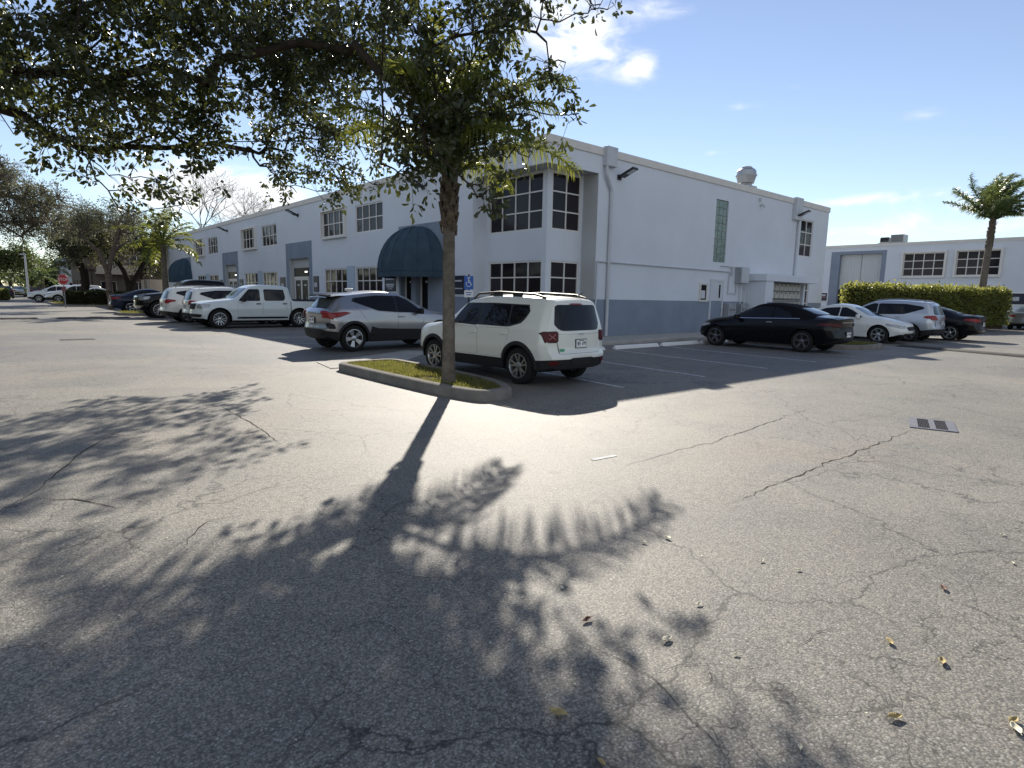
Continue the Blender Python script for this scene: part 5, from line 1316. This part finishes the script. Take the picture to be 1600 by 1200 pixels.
def tree(name, label, cat, root_pts, blobs, dens, per, lsize, mat, bark, r0, group=None, sub=5, spread=0.13, rmin=0.005, twigs=True, droop=0.25, wr=0.46, clump=1):
    base = Vector(root_pts[0]); root = tag(empty(name, base), label, cat, group)
    b0 = np.array(base)
    nodes = []
    for c, r in blobs:
        nodes.append(np.array(c))
        for _ in range(sub): nodes.append(np.array(c)+unit(RNG.normal(size=(1, 3)))[0]*np.array(r)*RNG.uniform(0.35, 0.75))
    P, par, cnt = skeleton(nodes, root_pts)
    mb = branch_mesh([p-b0 for p in P], par, cnt, r0, rmin=rmin*2)
    T, own = blob_points(blobs, dens, clump)
    A = np.array(P[len(root_pts)-1:])
    starts = np.empty_like(T)
    for s in range(0, len(T), 2000):
        d = np.linalg.norm(T[s:s+2000, None]-A[None], axis=2); starts[s:s+2000] = A[np.argmin(d, axis=1)]
    if twigs:
        for a, b in zip(starts, T):
            m_ = (a+b)/2 + RNG.normal(0, 0.06, 3)*np.linalg.norm(b-a) + np.array([0, 0, 0.05])
            mb.tube([a-b0, m_-b0, b-b0], [rmin*1.4, rmin, rmin*0.6], 3, cap=False)
    mb.build('trunk', bark, root, smooth=True, angle=60)
    n = len(T)*per; C = np.repeat(T, per, axis=0)
    out = unit(np.repeat(T-starts, per, axis=0)+1e-4)
    off = unit(RNG.normal(size=(n, 3)))
    Pp = C + off*(RNG.random((n, 1))**0.6)*spread
    D = off*0.8 + out*0.5 + RNG.normal(0, 0.35, (n, 3)) + np.array([0, 0, -droop])
    sz = lsize*RNG.uniform(0.65, 1.25, n)
    leaf_obj('crown', leaf_geo(Pp-b0, D, sz, wr), mat, root)
    return root
def px3(px, py, Y):
    d = ray(px, py); k = Y/(AS*d.x+AC*d.y); return np.array(CAM+d*k)
# the big oak whose boughs hang into the picture from the left
OB = [(30, 30, 9, 1.3, .95), (150, 25, 9.5, 1.4, .95), (300, 35, 10, 1.5, 1.0), (40, 145, 9.5, 1.3, .75), (165, 135, 10, 1.4, .8), (290, 120, 10.5, 1.4, .85), (70, 222, 10, .95, .42), (175, 220, 10.5, 1.0, .45),
      (265, 205, 11, .9, .5), (395, 50, 11, 1.4, 1.0), (385, 140, 11.2, .95, .62), (240, 280, 11, .55, .28), (335, 215, 11, .50, .30), (150, 285, 11, .55, .22), (310, 252, 11, .16, .16), (200, 330, 12, .35, .25), (285, 320, 12.5, .5, .35),
      (480, 55, 12.5, 1.6, 1.2), (500, 155, 13.5, 1.25, .85), (465, 225, 14.5, .85, .60), (525, 215, 15, .7, .55), (437, 278, 15, .38, .34), (488, 275, 15.5, .45, .40), (425, 215, 13.5, .55, .45), (560, 275, 14, .42, .26),
      (585, 60, 11, 1.15, .95), (560, 125, 11, .8, .55), (530, 285, 16, .45, .35), (450, 180, 16, .8, .6), (405, 240, 13, .42, .30), (455, 296, 14.5, .34, .26), (512, 300, 15, .38, .26), (548, 288, 14.5, .40, .28), (580, 245, 13, .30, .34), (595, 288, 12, .34, .20), (425, 262, 14, .36, .30), (560, 215, 13, .40, .40), (500, 250, 14.5, .6, .4),
      (655, 55, 9, 1.1, .85), (640, 145, 8.7, .65, .55), (705, 165, 8.6, .75, .60), (770, 50, 8.6, .9, .62), (785, 150, 8.6, .60, .52), (640, 225, 8.5, .35, .30), (700, 232, 8.6, .52, .34), (775, 222, 8.6, .48, .34), (820, 180, 8.6, .34, .28), (735, 190, 8.5, .6, .4), (660, 195, 8.5, .5, .4), (810, 240, 8.6, .26, .22), (640, 268, 8.6, .26, .16),
      (612, 262, 8.6, .26, .12), (820, 170, 8.7, .30, .24), (845, 30, 8.8, .62, .36), (858, 100, 8.8, .30, .26), (888, 140, 8.9, .18, .17), (898, 178, 8.9, .10, .12), (925, 8, 8.8, .30, .10), (752, 306, 7.6, .07, .09), (742, 288, 7.6, .08, .04),
      (200, -120, 9.5, 2.2, 1.1), (450, -120, 10.5, 2.2, 1.1), (680, -100, 9.5, 1.8, .9), (850, -110, 8.5, 1.2, .7)]
blobs = []
for px, py, Y, rl, rv in OB:
    ry = min(1.7, rl*1.15+0.1)
    blobs.append((px3(px, py, Y), (rl*0.85+ry*0.15, rl*0.2+ry*0.8, rv)))
tp = [np.array(w2g(-11.2, 8.2, 0)), np.array(w2g(-11.0, 8.3, 1.6)), np.array(w2g(-10.4, 8.6, 3.4)), np.array(w2g(-9.4, 9.0, 4.6))]
tree('oak_tree', 'large dark-leaved tree whose boughs hang across the top left of the view', 'tree', tp, blobs, 21, 12, 0.105, 'oak', 'barkdk', 0.11, sub=5, spread=0.12, rmin=0.004, wr=0.56, clump=5)

def crown_blobs(c, r, n, k=0.42, low=-0.6):
    out = []
    for i in range(n):
        v = unit(RNG.normal(size=(1, 3)))[0]
        if v[2] < low: v[2] *= -0.5
        rr = RNG.uniform(0.45, 0.72)
        out.append((np.array(c)+v*np.array(r)*rr, np.array(r)*k*RNG.uniform(0.75, 1.2)))
    return out
def simple_tree(label, Y, px, crown_px, top, bot, mat, lsize, dens, per, r0, bark='bark', n=12, lean=0, wid=None, name='shade_tree', group='trees along the far road', sub=4, fork=0.45, ry=None):
    b = np.array(fw(Y, px)); c0, c1 = crown_px; x0 = px3(c0, 450, Y); x1 = px3(c1, 450, Y)
    rx = np.linalg.norm(x1-x0)/2; cen = (x0+x1)/2
    zt = px3(px, top, Y)[2]; zb = px3(px, bot, Y)[2]; cen[2] = (zt+zb)/2; rz = (zt-zb)/2
    bl = crown_blobs(cen, (rx, ry or rx, rz), n)
    f = b + (cen-b)*fork; f[2] = zb*0.75; m_ = b + (f-b)*0.5; m_[2] = f[2]*0.5
    return tree(name, label, 'tree', [b, m_, f], bl, dens, per, lsize, mat, bark, r0, group, sub=sub, spread=lsize*1.6, rmin=0.012)
simple_tree('broad tree with forked trunk rising from the left hedge by the stop sign', 54, 133, (74, 208), 318, 436, 'olive', 0.20, 4.6, 13, 0.36, 'barkdk', n=16, sub=5)
simple_tree('leaning multi-stemmed tree behind the left hedge, in front of the brown building', 60, 202, (150, 266), 330, 442, 'olive', 0.22, 4.6, 13, 0.32, 'barkdk', n=12, sub=5)
simple_tree('sparse grey-leaved tree reaching in at the left edge above the road', 27, -60, (-120, 118), 232, 400, 'greytree', 0.085, 22, 13, 0.26, 'bark', n=18, sub=7, ry=3.0)
simple_tree('greyish tree crown between the left-edge tree and the far palm', 44, 175, (100, 240), 300, 408, 'greytree', 0.13, 8, 13, 0.24, 'bark', n=12, sub=5)
simple_tree('round green tree far down the road at the left edge', 85, 12, (-40, 62), 372, 458, 'green', 0.36, 3.4, 14, 0.3, 'barkdk', n=10)
simple_tree('hazy green tree behind the far lamp post', 105, 66, (25, 112), 400, 460, 'green', 0.40, 2.6, 14, 0.3, 'barkdk', n=8)
simple_tree('dark green tree behind the far white building', 118, 118, (80, 160), 390, 458, 'green', 0.40, 2.2, 14, 0.3, 'barkdk', n=8)
simple_tree('dense dark tree beyond the brown building right of the leaning tree', 68, 238, (205, 285), 385, 452, 'olive', 0.28, 1.6, 13, 0.3, 'barkdk', n=10)
simple_tree('tree far left beyond the road, behind the parked dark SUV', 110, -20, (-60, 20), 405, 455, 'green', 0.4, 0.7, 14, 0.3, 'barkdk', n=8)
simple_tree('low round tree at the end of the road behind the maroon SUV', 125, 40, (10, 75), 425, 456, 'green', 0.45, 0.6, 14, 0.3, 'barkdk', n=7)
for k, (x, y) in enumerate(((-23.5, 8), (-24, 21), (-24, 35), (-25, 50))):  # unseen trees, added so the dark left windows have something to reflect
    bl = crown_blobs((x, y, 4.6), (3.6, 4.8, 2.9), 14)
    tree('shade_tree', ['nearest', 'second', 'third', 'fourth'][k]+' tree across the left road, out of frame, mirrored in the dark windows', 'tree', [np.array((x, y, 0.)), np.array((x+.1, y, 1.2)), np.array((x, y+.1, 2.4))], bl, 1.6, 12, 0.30, 'green', 'barkdk', 0.25, 'unseen trees added across the left road', sub=3, spread=0.4, rmin=0.012)
def bare_tree(label, Y, px, top, wid, seed):
    b = np.array(fw(Y, px)); zt = px3(px, top, Y)[2]; root = tag(empty('bare_tree', tuple(b)), label, 'tree', 'bare trees behind the white roof')
    r = random.Random(seed); mb = MB()
    def grow(p, d, l, rad, lev):
        q = p + d*l; m_ = (p+q)/2 + Vector((r.gauss(0, .05), r.gauss(0, .05), 0))*l
        mb.tube([p, m_, q], [rad, rad*.85, rad*.7], 5 if rad > .04 else 3, cap=False)
        if lev == 0: return
        for k in range(r.choice([3, 3, 4]) if lev > 1 else 2):
            dd = (d + Vector((r.gauss(0, .62), r.gauss(0, .62), r.gauss(0.10, .3)))).normalized()
            grow(q, dd, l*r.uniform(.62, .85), max(0.017, rad*.60), lev-1)
    h = zt*0.30
    grow(Vector((0, 0, 0)), Vector((0, 0, 1)), h, 0.22, 6)
    mb.build('branches', 'bark', root, smooth=True)
bare_tree('bare grey tree behind the white roof, left of the pair', 82, 322, 282, 8, 3)
bare_tree('smaller bare tree behind the white roof, right of the pair', 92, 432, 312, 6, 5)

# palms
def palm(name, label, base, h, r0, r1, nf, fl, mat, lean=(0, 0), wind=(0, 0, 0), lw=0.026, boot=True, leaf=0.52, per=46, seed=1, droop=1.0, el=(0.15, 1.45), group=None, hang=0.55):
    r = random.Random(seed); root = tag(empty(name, base), label, 'palm tree', group)
    mb = MB(); pts = []; rad = []
    for i in range(29):
        t = i/28; pts.append((lean[0]*t*t, lean[1]*t*t, h*t)); k = r0+(r1-r0)*t + 0.07*math.exp(-t*14)*r0*3
        rad.append(k*(1+(0.025 if i % 2 else -0.01)))
    mb.tube(pts, rad, 14); mb.build('trunk', 'palmbark', root, smooth=True, angle=60)
    top = Vector(pts[-1])
    if boot:
        b = MB(); n = 26
        for i in range(n):
            z = h*(0.74+0.24*i/n); q = i*2.4; rr = r1*0.98
            p = Vector((lean[0]*(z/h)**2+rr*math.cos(q), lean[1]*(z/h)**2+rr*math.sin(q), z)); d = Vector((math.cos(q)*0.22, math.sin(q)*0.22, 1))
            d.normalize(); l = r.uniform(0.14, 0.26); s = Vector((-math.sin(q), math.cos(q), 0))*r.uniform(0.05, 0.085)
            o_ = Vector((math.cos(q), math.sin(q), 0))*0.03
            b.add([p-s, p+s, p+d*l+s*.5, p+d*l-s*.3, p-s+o_, p+s+o_, p+d*l*0.9+s*.5+o_, p+d*l-s*.3+o_], ((0, 1, 2, 3), (4, 7, 6, 5), (0, 4, 5, 1), (1, 5, 6, 2), (2, 6, 7, 3), (3, 7, 4, 0)))
        b.lathe([(r1*1.0, h*0.74), (r1*1.12, h*0.80), (r1*1.12, h*0.9), (r1*0.95, h*1.0), (r1*0.6, h*1.06)], 12, 0, Matrix.Translation((lean[0]*0.8, lean[1]*0.8, 0)))
        b.build('leaf_bases', 'boot', root)
    st = MB(); Vs = []
    for i in range(nf):
        q = i*2.399+r.uniform(-.25, .25); t = (i+0.5)/nf; e = el[1]-(el[1]-el[0])*t+r.uniform(-.1, .1)
        L_ = fl*r.uniform(0.82, 1.1); p = top+Vector((0, 0, -0.02)); pts = [p.copy()]
        d = Vector((math.cos(q)*math.cos(e), math.sin(q)*math.cos(e), math.sin(e))); ns_ = 14
        for k in range(ns_):
            d = (d + Vector((0, 0, -0.055*droop*(0.4+1.6*k/ns_))) + Vector(wind)*(k/ns_)*0.10).normalized()
            p = p + d*(L_/ns_); pts.append(p.copy())
        st.tube(pts, [0.030*(1-0.85*k/ns_)+0.003 for k in range(ns_+1)], 5, cap=False)
        for k in range(per):
            u = 0.20+0.80*(k+r.random()*.6)/per; f = u*ns_; a = min(int(f), ns_-1); c = pts[a].lerp(pts[a+1], f-a); dd = (pts[a+1]-pts[a]).normalized()
            sd_ = dd.cross(Vector((0, 0, 1))); sd_ = sd_.normalized() if sd_.length > .05 else Vector((1, 0, 0)); up = sd_.cross(dd)
            ll = leaf*(1-0.55*abs(u-0.5)*2*(1 if u > .5 else .6))*r.uniform(.8, 1.15)
            for sg in (-1, 1):
                v = (sd_*sg*r.uniform(.7, 1.0) + dd*r.uniform(.35, .8) + up*r.uniform(-.35, .45)).normalized()
                c1 = c + v*ll*0.5; v2 = (v + Vector((0, 0, -hang*r.uniform(.6, 1.5))) + Vector(wind)*0.35).normalized(); c2 = c1 + v2*ll*0.55
                w = v.cross(up).normalized()*lw*0.5 if r.random() < .6 else up*lw*0.5
                Vs.append([c-w*.6, c+w*.6, c1+w, c1-w, c2, c2])
    st.build('fronds', 'palmbark' if False else mat, root, smooth=True)
    V = np.array([[tuple(x) for x in l[:5]] for l in Vs]); n = len(V); b = np.arange(n)[:, None]*5
    idx = (b+np.array([[0, 1, 2, 3, 3, 2, 4]])).ravel(); ft = np.tile([4, 3], n)
    raw_mesh('leaflets', V.reshape(-1, 3), ft, idx, mat, root)
    return root
palm('palm_tree', 'palm with ringed grey trunk in the small grassy island, its crown amid dark leaves', (-8.46, -6.66, 0.08), 3.15, 0.100, 0.086, 17, 2.35, 'palm', lean=(0.0, 0.0), wind=(0.5, -0.4, -0.1), seed=4, per=92, leaf=0.58, lw=0.024, el=(0.62, 1.5), droop=1.6, hang=1.9)
palm('palm_tree', 'palm in the grass strip behind the black pickup, with yellow-green crown', (-5.6, 27.6, 0.08), 4.2, 0.19, 0.15, 22, 2.6, 'palm', seed=9, per=36, leaf=0.65, lw=0.05, el=(-0.15, 1.4), droop=1.3, boot=False)
pb = fw(37.5, 1521)
palm('palm_tree', 'tall windblown palm behind the hedge at the right', tuple(pb), 6.6, 0.22, 0.16, 30, 3.1, 'palmfar', lean=(0.12, -0.1), wind=(1.1, -0.95, 0.15), seed=12, per=70, leaf=0.72, lw=0.05, el=(0.40, 1.52), droop=0.95, hang=0.7)
for Y, px, h, sd_, lb in ((92, 72, 3.2, 21, 'bushy date palm far down the road left of the stop sign'), (88, 22, 2.6, 22, 'bushy date palm far down the road at the left edge'), (100, 97, 4.6, 23, 'slim palm in front of the far white building')):
    v = fw(Y, px); palm('palm_tree', lb, (v.x, v.y, 0), h, 0.28, 0.22, 22, 3.2, 'palmfar', seed=sd_, per=22, leaf=0.6, lw=0.09, el=(-0.5, 1.35), boot=False, group='palms down the far road')

# hedges
def hedge(name, label, a, b, w, z0, z1, mat, lsize, dens, rough=0.06):
    a = Vector((*a, 0)); b = Vector((*b, 0)); ln = (b-a).length; d = (b-a).normalized(); s = Vector((-d.y, d.x, 0))
    root = tag(empty(name, a), label, 'hedge')
    m = MB(); e = 0.16
    def T(x, y, z): return d*x+s*y+Vector((0, 0, z))
    m.box((e, -w/2+e, 0.08), (ln-e, w/2-e, z1-e), 0, T); 
    m.build('dark_core', 'soil', root)  # solid dark box inside the leaf shell
    H = z1-z0; areas = [ln*H, ln*H, ln*w, w*H, w*H]; P = []; D = []
    for k, ar in enumerate(areas):
        n = int(ar*dens); u = RNG.random(n); v = RNG.random(n); dep = np.abs(RNG.normal(0, 0.10, n)); o = RNG.normal(0, rough, n)
        wav = 0.05*np.sin(u*ln*2.1+k)+0.04*np.sin(v*9+u*ln*1.3)
        if k < 2: sg = 1 if k == 0 else -1; X = u*ln; Y_ = sg*(w/2-dep+o*.6+wav); Z = z0+v*H; nn = (0, sg, 0.3)
        elif k == 2: X = u*ln; Y_ = (v-.5)*w; Z = z1-dep+o*.7+wav; nn = (0, 0, 1)
        else: sg = 1 if k == 3 else -1; X = (ln if sg > 0 else 0)+sg*(-dep+o*.6); Y_ = (u-.5)*w; Z = z0+v*H; nn = (sg, 0, 0.3)
        q = X[:, None]*np.array(d)+Y_[:, None]*np.array(s)+np.stack([X*0, X*0, Z], 1); P.append(q)
        nv = np.array(d)*nn[0]+np.array(s)*nn[1]+np.array((0, 0, nn[2])); D.append(np.tile(nv, (n, 1))+RNG.normal(0, .75, (n, 3)))
    P = np.concatenate(P); D = np.concatenate(D)
    leaf_obj('foliage', leaf_geo(P, D, lsize*RNG.uniform(.7, 1.3, len(P)), 0.6), mat, root)
hedge('clipped_hedge', 'tall clipped green hedge in front of the building at the right', (21.6, -1.6), (33.4, -5.75), 1.3, 0.3, 2.40, 'hedge', 0.14, 300, 0.13)
hedge('clipped_hedge', 'low dark hedge in the far left island behind the stop sign', (-9.0, 48.6), (-0.5, 47.6), 1.5, 0.10, 1.2, 'hedgedk', 0.13, 300)
v = fw(63, 3); hedge('clipped_hedge', 'small clipped bush at the left edge of the far road', (v.x-1.4, v.y), (v.x+0.7, v.y+0.4), 1.2, 0.15, 1.25, 'hedge', 0.14, 250)

hedge('clipped_hedge', 'long hedge across the left road, out of frame, mirrored in the windows', (-20.6, -4), (-20.6, 60), 1.6, 0.1, 3.4, 'green', 0.24, 55)  # unseen, added to darken what the lower left windows reflect

# ---------------------------------------------------------------- street furniture
# stop sign
p = fw(45.5, 104.5); root = tag(empty('stop_sign', (p.x, p.y, 0), math.atan2(-AC, AC*0+AS) if False else -math.radians(41)), 'red octagonal stop sign on a post in front of the left hedge', 'stop sign')
tw = root; m = MB(); m.box((-0.03, -0.02, 0), (0.03, 0.02, 2.55)); m.build('post', 'galv', root)
oc = [(0.39*math.cos(PI/8+k*PI/4)/math.cos(PI/8)*1.0, 0.39*math.sin(PI/8+k*PI/4)/math.cos(PI/8)) for k in range(8)]
R90 = Matrix.Translation((0, -0.022, 2.12)) @ Matrix.Rotation(PI/2, 4, 'X')
m = MB(); m.prism(oc, 0, 0.006, 0, T=R90); pl = m.build('panel', 'stopred', root)
m = MB(); i8 = [(x*0.93, y*0.93) for x, y in oc]; i9 = [(x*0.89, y*0.89) for x, y in oc]
for k in range(8):
    q = [i8[k-1], i8[k], i9[k], i9[k-1]]; m.add([R90 @ Vector((x, y, 0.009)) for x, y in q], ((0, 1, 2, 3),))
m.build('border', 'white', pl)
font('STOP', 0.30, 'lettering', 'white', pl, Matrix.Translation((0, -0.030, 2.12)) @ Matrix.Rotation(PI/2, 4, 'X'), 0.002)
m = MB(); m.box((-0.16, -0.03, 1.25), (0.16, -0.022, 1.58)); m.build('lower_plate', pm('faded_red_plate', (0.20, 0.06, 0.07), 0.6), root)
# accessible parking sign
p = fw(20.6, 730.5); root = tag(empty('parking_sign', (p.x, p.y, 0.10), -math.radians(41)), 'blue accessible parking sign on a black post between palm trunk and ivory SUV', 'parking sign')
m = MB(); m.box((-0.03, -0.02, 0), (0.03, 0.02, 2.10)); m.build('post', 'black', root)
m = MB(); m.box((-0.155, -0.028, 1.60), (0.155, -0.021, 2.05)); pl = m.build('panel', 'adablue', root)
m = MB()
def seg(a, b, w, n=8): m.tube([(a[0], -0.0285, a[1]), (b[0], -0.0285, b[1])], w, 6)
m.tube([(0.005+0.032*math.cos(t), -0.0285, 1.975+0.032*math.sin(t)) for t in (0, 1.57, 3.14, 4.7)], 0.018, 6)
seg((-0.005, 1.93), (0.0, 1.83), .016); seg((0, 1.83), (0.06, 1.83), .014); seg((0.06, 1.83), (0.09, 1.75), .014); seg((0, 1.885), (.05, 1.885), .012)
for k in range(12):
    a, b = 2.1+k*.36, 2.1+(k+1)*.36
    seg((-0.005+.085*math.cos(a), 1.78+.085*math.sin(a)), (-0.005+.085*math.cos(b), 1.78+.085*math.sin(b)), .011)
m.build('wheelchair_symbol', 'white', pl)
m = MB(); m.box((-0.15, -0.028, 1.34), (0.15, -0.021, 1.57)); lp = m.build('lower_plate', 'white', root)
m = MB(); m.box((-0.10, -0.031, 1.48), (0.10, -0.0285, 1.51)); m.box((-0.08, -0.031, 1.41), (0.08, -0.0285, 1.44)); m.build('lettering', 'adablue', lp)
# signs on a slim post before the corner bay
p = fw(23.2, 878); root = tag(empty('slim_post', (p.x, p.y, 0.1), -math.radians(41)), 'slim post with two small pale plates in front of the corner bay window', 'sign post')
m = MB(); m.box((-0.02, -0.02, 0), (0.02, 0.02, 2.75)); m.build('post', 'galv', root)
for k, z in enumerate((1.98, 2.22)):
    m = MB(); m.box((-0.22, -0.03, z), (0.16, -0.021, z+0.14)); m.build('plate', 'cap', root)
m = MB(); m.box((-0.20, -0.025, 2.56), (0.16, -0.021, 2.60)); m.build('cross_bar', 'galv', root)
# wheel stops
m = MB()
pr_ = [(-0.09, 0), (0.09, 0), (0.075, 0.07), (0.045, 0.105), (-0.045, 0.105), (-0.075, 0.07)]
o0 = None
xs = [(-4.85, 'white wheel stop hidden mostly behind the ivory SUV, first of the row'), (-1.48, 'white wheel stop peeping out right of the ivory SUV'), (1.15, 'chipped white wheel stop right of the ivory SUV, in front of the kerb'), (3.52, 'clean white wheel stop just left of the black convertible'), (5.75, 'white wheel stop at the front wheel of the black convertible')]
for k, (x, lb) in enumerate(xs):
    if o0 is None:
        s_ = [-1.08, -1.0, 1.0, 1.08]; rows = [[Vector((a, y*(0.75 if abs(a) > 1.05 else 1), z*(0.55 if abs(a) > 1.05 else 1))) for y, z in pr_+[pr_[0]]] for a in s_]
        m.grid(rows); m.add(rows[0][:-1], [tuple(range(6))]); m.add(rows[-1][:-1], [tuple(range(6))])
        o0 = m.build('wheel_stop', pm('painted_concrete_stop', (0.72, 0.72, 0.70), 0.8, var=0.06, vscale=3, bump=0.4, bscale=25)); o = o0
    else: o = o0.copy(); COL.objects.link(o)
    o.location = (x, -2.98+0.02*(k % 2), 0); o.rotation_euler = (0, 0, 0.015*(k-2)); tag(o, lb, 'wheel stop', 'white wheel stops')
# storm grate
c = gp(1456, 664); root = tag(empty('storm_drain', (c.x, c.y, 0)), 'two-panel steel storm drain grate set in the tarmac', 'drain grate')
q = [gp(1409, 665), gp(1481, 674.4), gp(1503.7, 660.3), gp(1430.6, 654.2)]
ax = ((q[1]-q[0])+(q[2]-q[3]))/2; ay = ((q[3]-q[0])+(q[2]-q[1]))/2; lx, ly = ax.length, ay.length; ax.normalize(); ay = Vector((-ax.y, ax.x, 0)) * (1 if ay.dot(Vector((-ax.y, ax.x, 0))) > 0 else -1)
def T(x, y, z): return ax*x+ay*y+Vector((0, 0, z))
m = MB(); e = 0.05
m.box((-lx/2, -ly/2, 0), (lx/2, -ly/2+e, .012), 0, T); m.box((-lx/2, ly/2-e, 0), (lx/2, ly/2, .012), 0, T)
for x in (-lx/2, -0.03, lx/2-0.09): m.box((x, -ly/2+e, 0), (x+(0.09 if x != -0.03 else 0.06), ly/2-e, .012), 0, T)
m.build('frame', 'grate', root)
for sg in (-1, 1):
    x0, x1 = (-lx/2+.09, -0.03) if sg < 0 else (0.03, lx/2-.09)
    m = MB(); nb = 7
    for i in range(nb): m.box((x0+(x1-x0)*i/nb, -ly/2+e, .003), (x0+(x1-x0)*(i+0.32)/nb, ly/2-e, .010), 0, T)
    for i in range(1, 4): m.box((x0, -ly/2+e+(ly-2*e)*i/4-.008, .0035), (x1, -ly/2+e+(ly-2*e)*i/4+.008, .0085), 0, T)
    m.quad(T(x0, -ly/2+e, .002), T(x1, -ly/2+e, .002), T(x1, ly/2-e, .002), T(x0, ly/2-e, .002), 1)
    m.build('grating', [pm('dark_grate_bar', (0.035, 0.037, 0.05), 0.8, spec=0.2) if sg < 0 else bpy.data.materials['dark_grate_bar'], 'pit'], root)
c = gp(121, 530.5); m = MB(); m.box((-0.42, -0.25, 0), (0.42, 0.25, 0.006)); 
for i in range(8): m.box((-0.38+i*0.1, -0.21, 0.0055), (-0.33+i*0.1, 0.21, 0.011))
tag(m.build('road_drain', 'bump', loc=(c.x, c.y, 0)), 'small dark drain cover in the left road', 'drain grate')
# speed bumps
def bump(a, b, label):
    a = Vector((*a, 0)); b = Vector((*b, 0)); d = (b-a).normalized(); s = Vector((-d.y, d.x, 0)); m = MB(); rows = []
    for k, x in enumerate((0, 0.15, (b-a).length-.15, (b-a).length)):
        rows.append([d*x+s*(0.22*math.cos(PI*i/8))+Vector((0, 0, 0.075*math.sin(PI*i/8)*(0 if k in (0, 3) else 1)+0.001)) for i in range(9)])
    m.grid(rows); o = m.build('speed_bump', 'bump', smooth=True, loc=a); tag(o, label, 'speed bump', 'speed bumps')
bump((-17.5, 22.6), (-12.1, 22.4), 'left half of the dark speed bump crossing the left road')
bump((-11.5, 22.3), (-8.3, 22.6), 'right half of the dark speed bump across the left road, near the black pickup')
bump((10.5, -7.3), (8.6, -12.6), 'dark speed bump across the right road beside the right island')
# street lamp far down the road
p = fw(78, 48.5); root = tag(empty('street_lamp', (p.x, p.y, 0)), 'thin pale lamp post far down the left road', 'lamp post')
m = MB(); m.tube([(0, 0, 0), (0, 0, 5.6)], [0.14, 0.09], 8); m.build('pole', 'pipe', root, smooth=True)
m = MB(); m.box((-0.5, -0.15, 5.55), (0.15, 0.15, 5.7)); m.build('lamp_head', 'pipe', root, bevel=0.03)
for k, (Y, px, lb) in enumerate(((58, 177, 'thin pale post behind the left hedge, right of the stop sign'), (66, 149, 'thin dark post behind the left hedge, in front of the brown building'))):
    p = fw(Y, px); m = MB(); m.tube([(0, 0, 0), (0, 0, 3.6)], 0.07, 6); m.box((-0.25, -0.06, 3.3), (0.25, 0.0, 3.6)); tag(m.build('slim_post', 'pipe' if k == 0 else 'barkdk', loc=(p.x, p.y, 0)), lb, 'post')
# fallen leaves
lv = [(917, 971, .085, 'brownleaf', 'dark red-brown fallen leaf left of the long crack'), (872, 1117, .10, 'deadleaf', 'large tan curled leaf near the bottom of the view'), (1042, 1001, .085, 'paleleaf', 'pale elongated leaf above the long crack'), (1390, 1005, .075, 'deadleaf', 'yellow leaf lying on the darker tarmac at the right'),
      (1398, 1123, .085, 'deadleaf', 'tan leaf low at the right, right of the long crack'), (1587, 1142, .09, 'paleleaf', 'pale yellow leaf in the bottom right corner, nearer of two'), (1583, 1129, .08, 'deadleaf', 'tan leaf in the bottom right corner, farther of two'), (1472, 1036, .085, 'deadleaf', 'thin yellow-green leaf right of the yellow leaf'),
      (1474, 921, .085, 'brownleaf', 'reddish brown leaf farther off at the right'), (1043, 842, .08, 'paleleaf', 'small whitish leaf in the sunlit middle of the tarmac'), (1006, 849, .06, 'paleleaf', 'small whitish leaf beside the palm shadow edge'), (1190, 878, .055, 'paleleaf', 'tiny white leaf in the middle right of the tarmac'),
      (1248, 892, .055, 'paleleaf', 'tiny pale leaf on the right tarmac, mid distance'), (1566, 837, .06, 'paleleaf', 'tiny pale leaf near the right edge, farthest off'), (1092, 946, .055, 'paleleaf', 'tiny whitish leaf between the brown leaf and the yellow leaf'), (1150, 1024, .045, 'paleleaf', 'small white fleck of leaf beside the crack branch'),
      (1582, 881, .05, 'paleleaf', 'tiny pale leaf by the right edge above the reddish leaf'), (1250, 1170, .045, 'paleleaf', 'small white leaf at the bottom edge right of centre'), (940, 1194, .05, 'deadleaf', 'tan leaf scrap at the very bottom of the view'), (878, 920, .04, 'paleleaf', 'pale leaf scrap by the edge of the tree shadow')]
for i, (px, py, sz, mt, lb) in enumerate(lv):
    sz *= 0.72; c = gp(px, py); r = random.Random(i+50); q = r.uniform(0, 2*PI) if i not in (1,) else 2.0; m = MB(); rows = []
    for k in range(9):
        t = k/8; w = 0.24*math.sin(PI*(t*0.96+0.02))**0.8; row = []
        for j in range(-2, 3):
            x = (t-.5)*sz; y = w*sz*j/2; z = 0.006+sz*(0.10*(2*t-1)**2*r.uniform(.9, 1.1)+0.30*(j/2)**2*w*2.2)+ (0.03*sz*math.sin(t*7))
            row.append(Vector((x*math.cos(q)-y*math.sin(q), x*math.sin(q)+y*math.cos(q), z)))
        rows.append(row)
    m.grid(rows); m.tube([rows[0][2], rows[0][2]+(rows[0][2]-rows[1][2])*1.2], 0.0012, 4)
    o = m.build('fallen_leaf', mt, smooth=True, loc=(c.x, c.y, 0)); sm = o.modifiers.new('thick', 'SOLIDIFY'); sm.thickness = 0.0008
    tag(o, lb, 'leaf', 'fallen leaves')
# small litter of leaf fragments, too many to count
n = 300; pts = []
while len(pts) < n:
    X, Y = RNG.uniform(-5, 7), RNG.uniform(1.6, 16)
    g_ = w2g(X, Y)
    if g_.y < -8.3 or g_.x < -9.3: pts.append((g_.x, g_.y, 0.006))
P = np.array(pts); D = RNG.normal(size=(n, 3)); D[:, 2] *= 0.15
tag(leaf_obj('leaf_litter', leaf_geo(P, D, RNG.uniform(.006, .018, n), 0.6, nrm=np.tile([[0.1, 0.1, 1.0]], (n, 1))), 'paleleaf', None), kind='stuff')
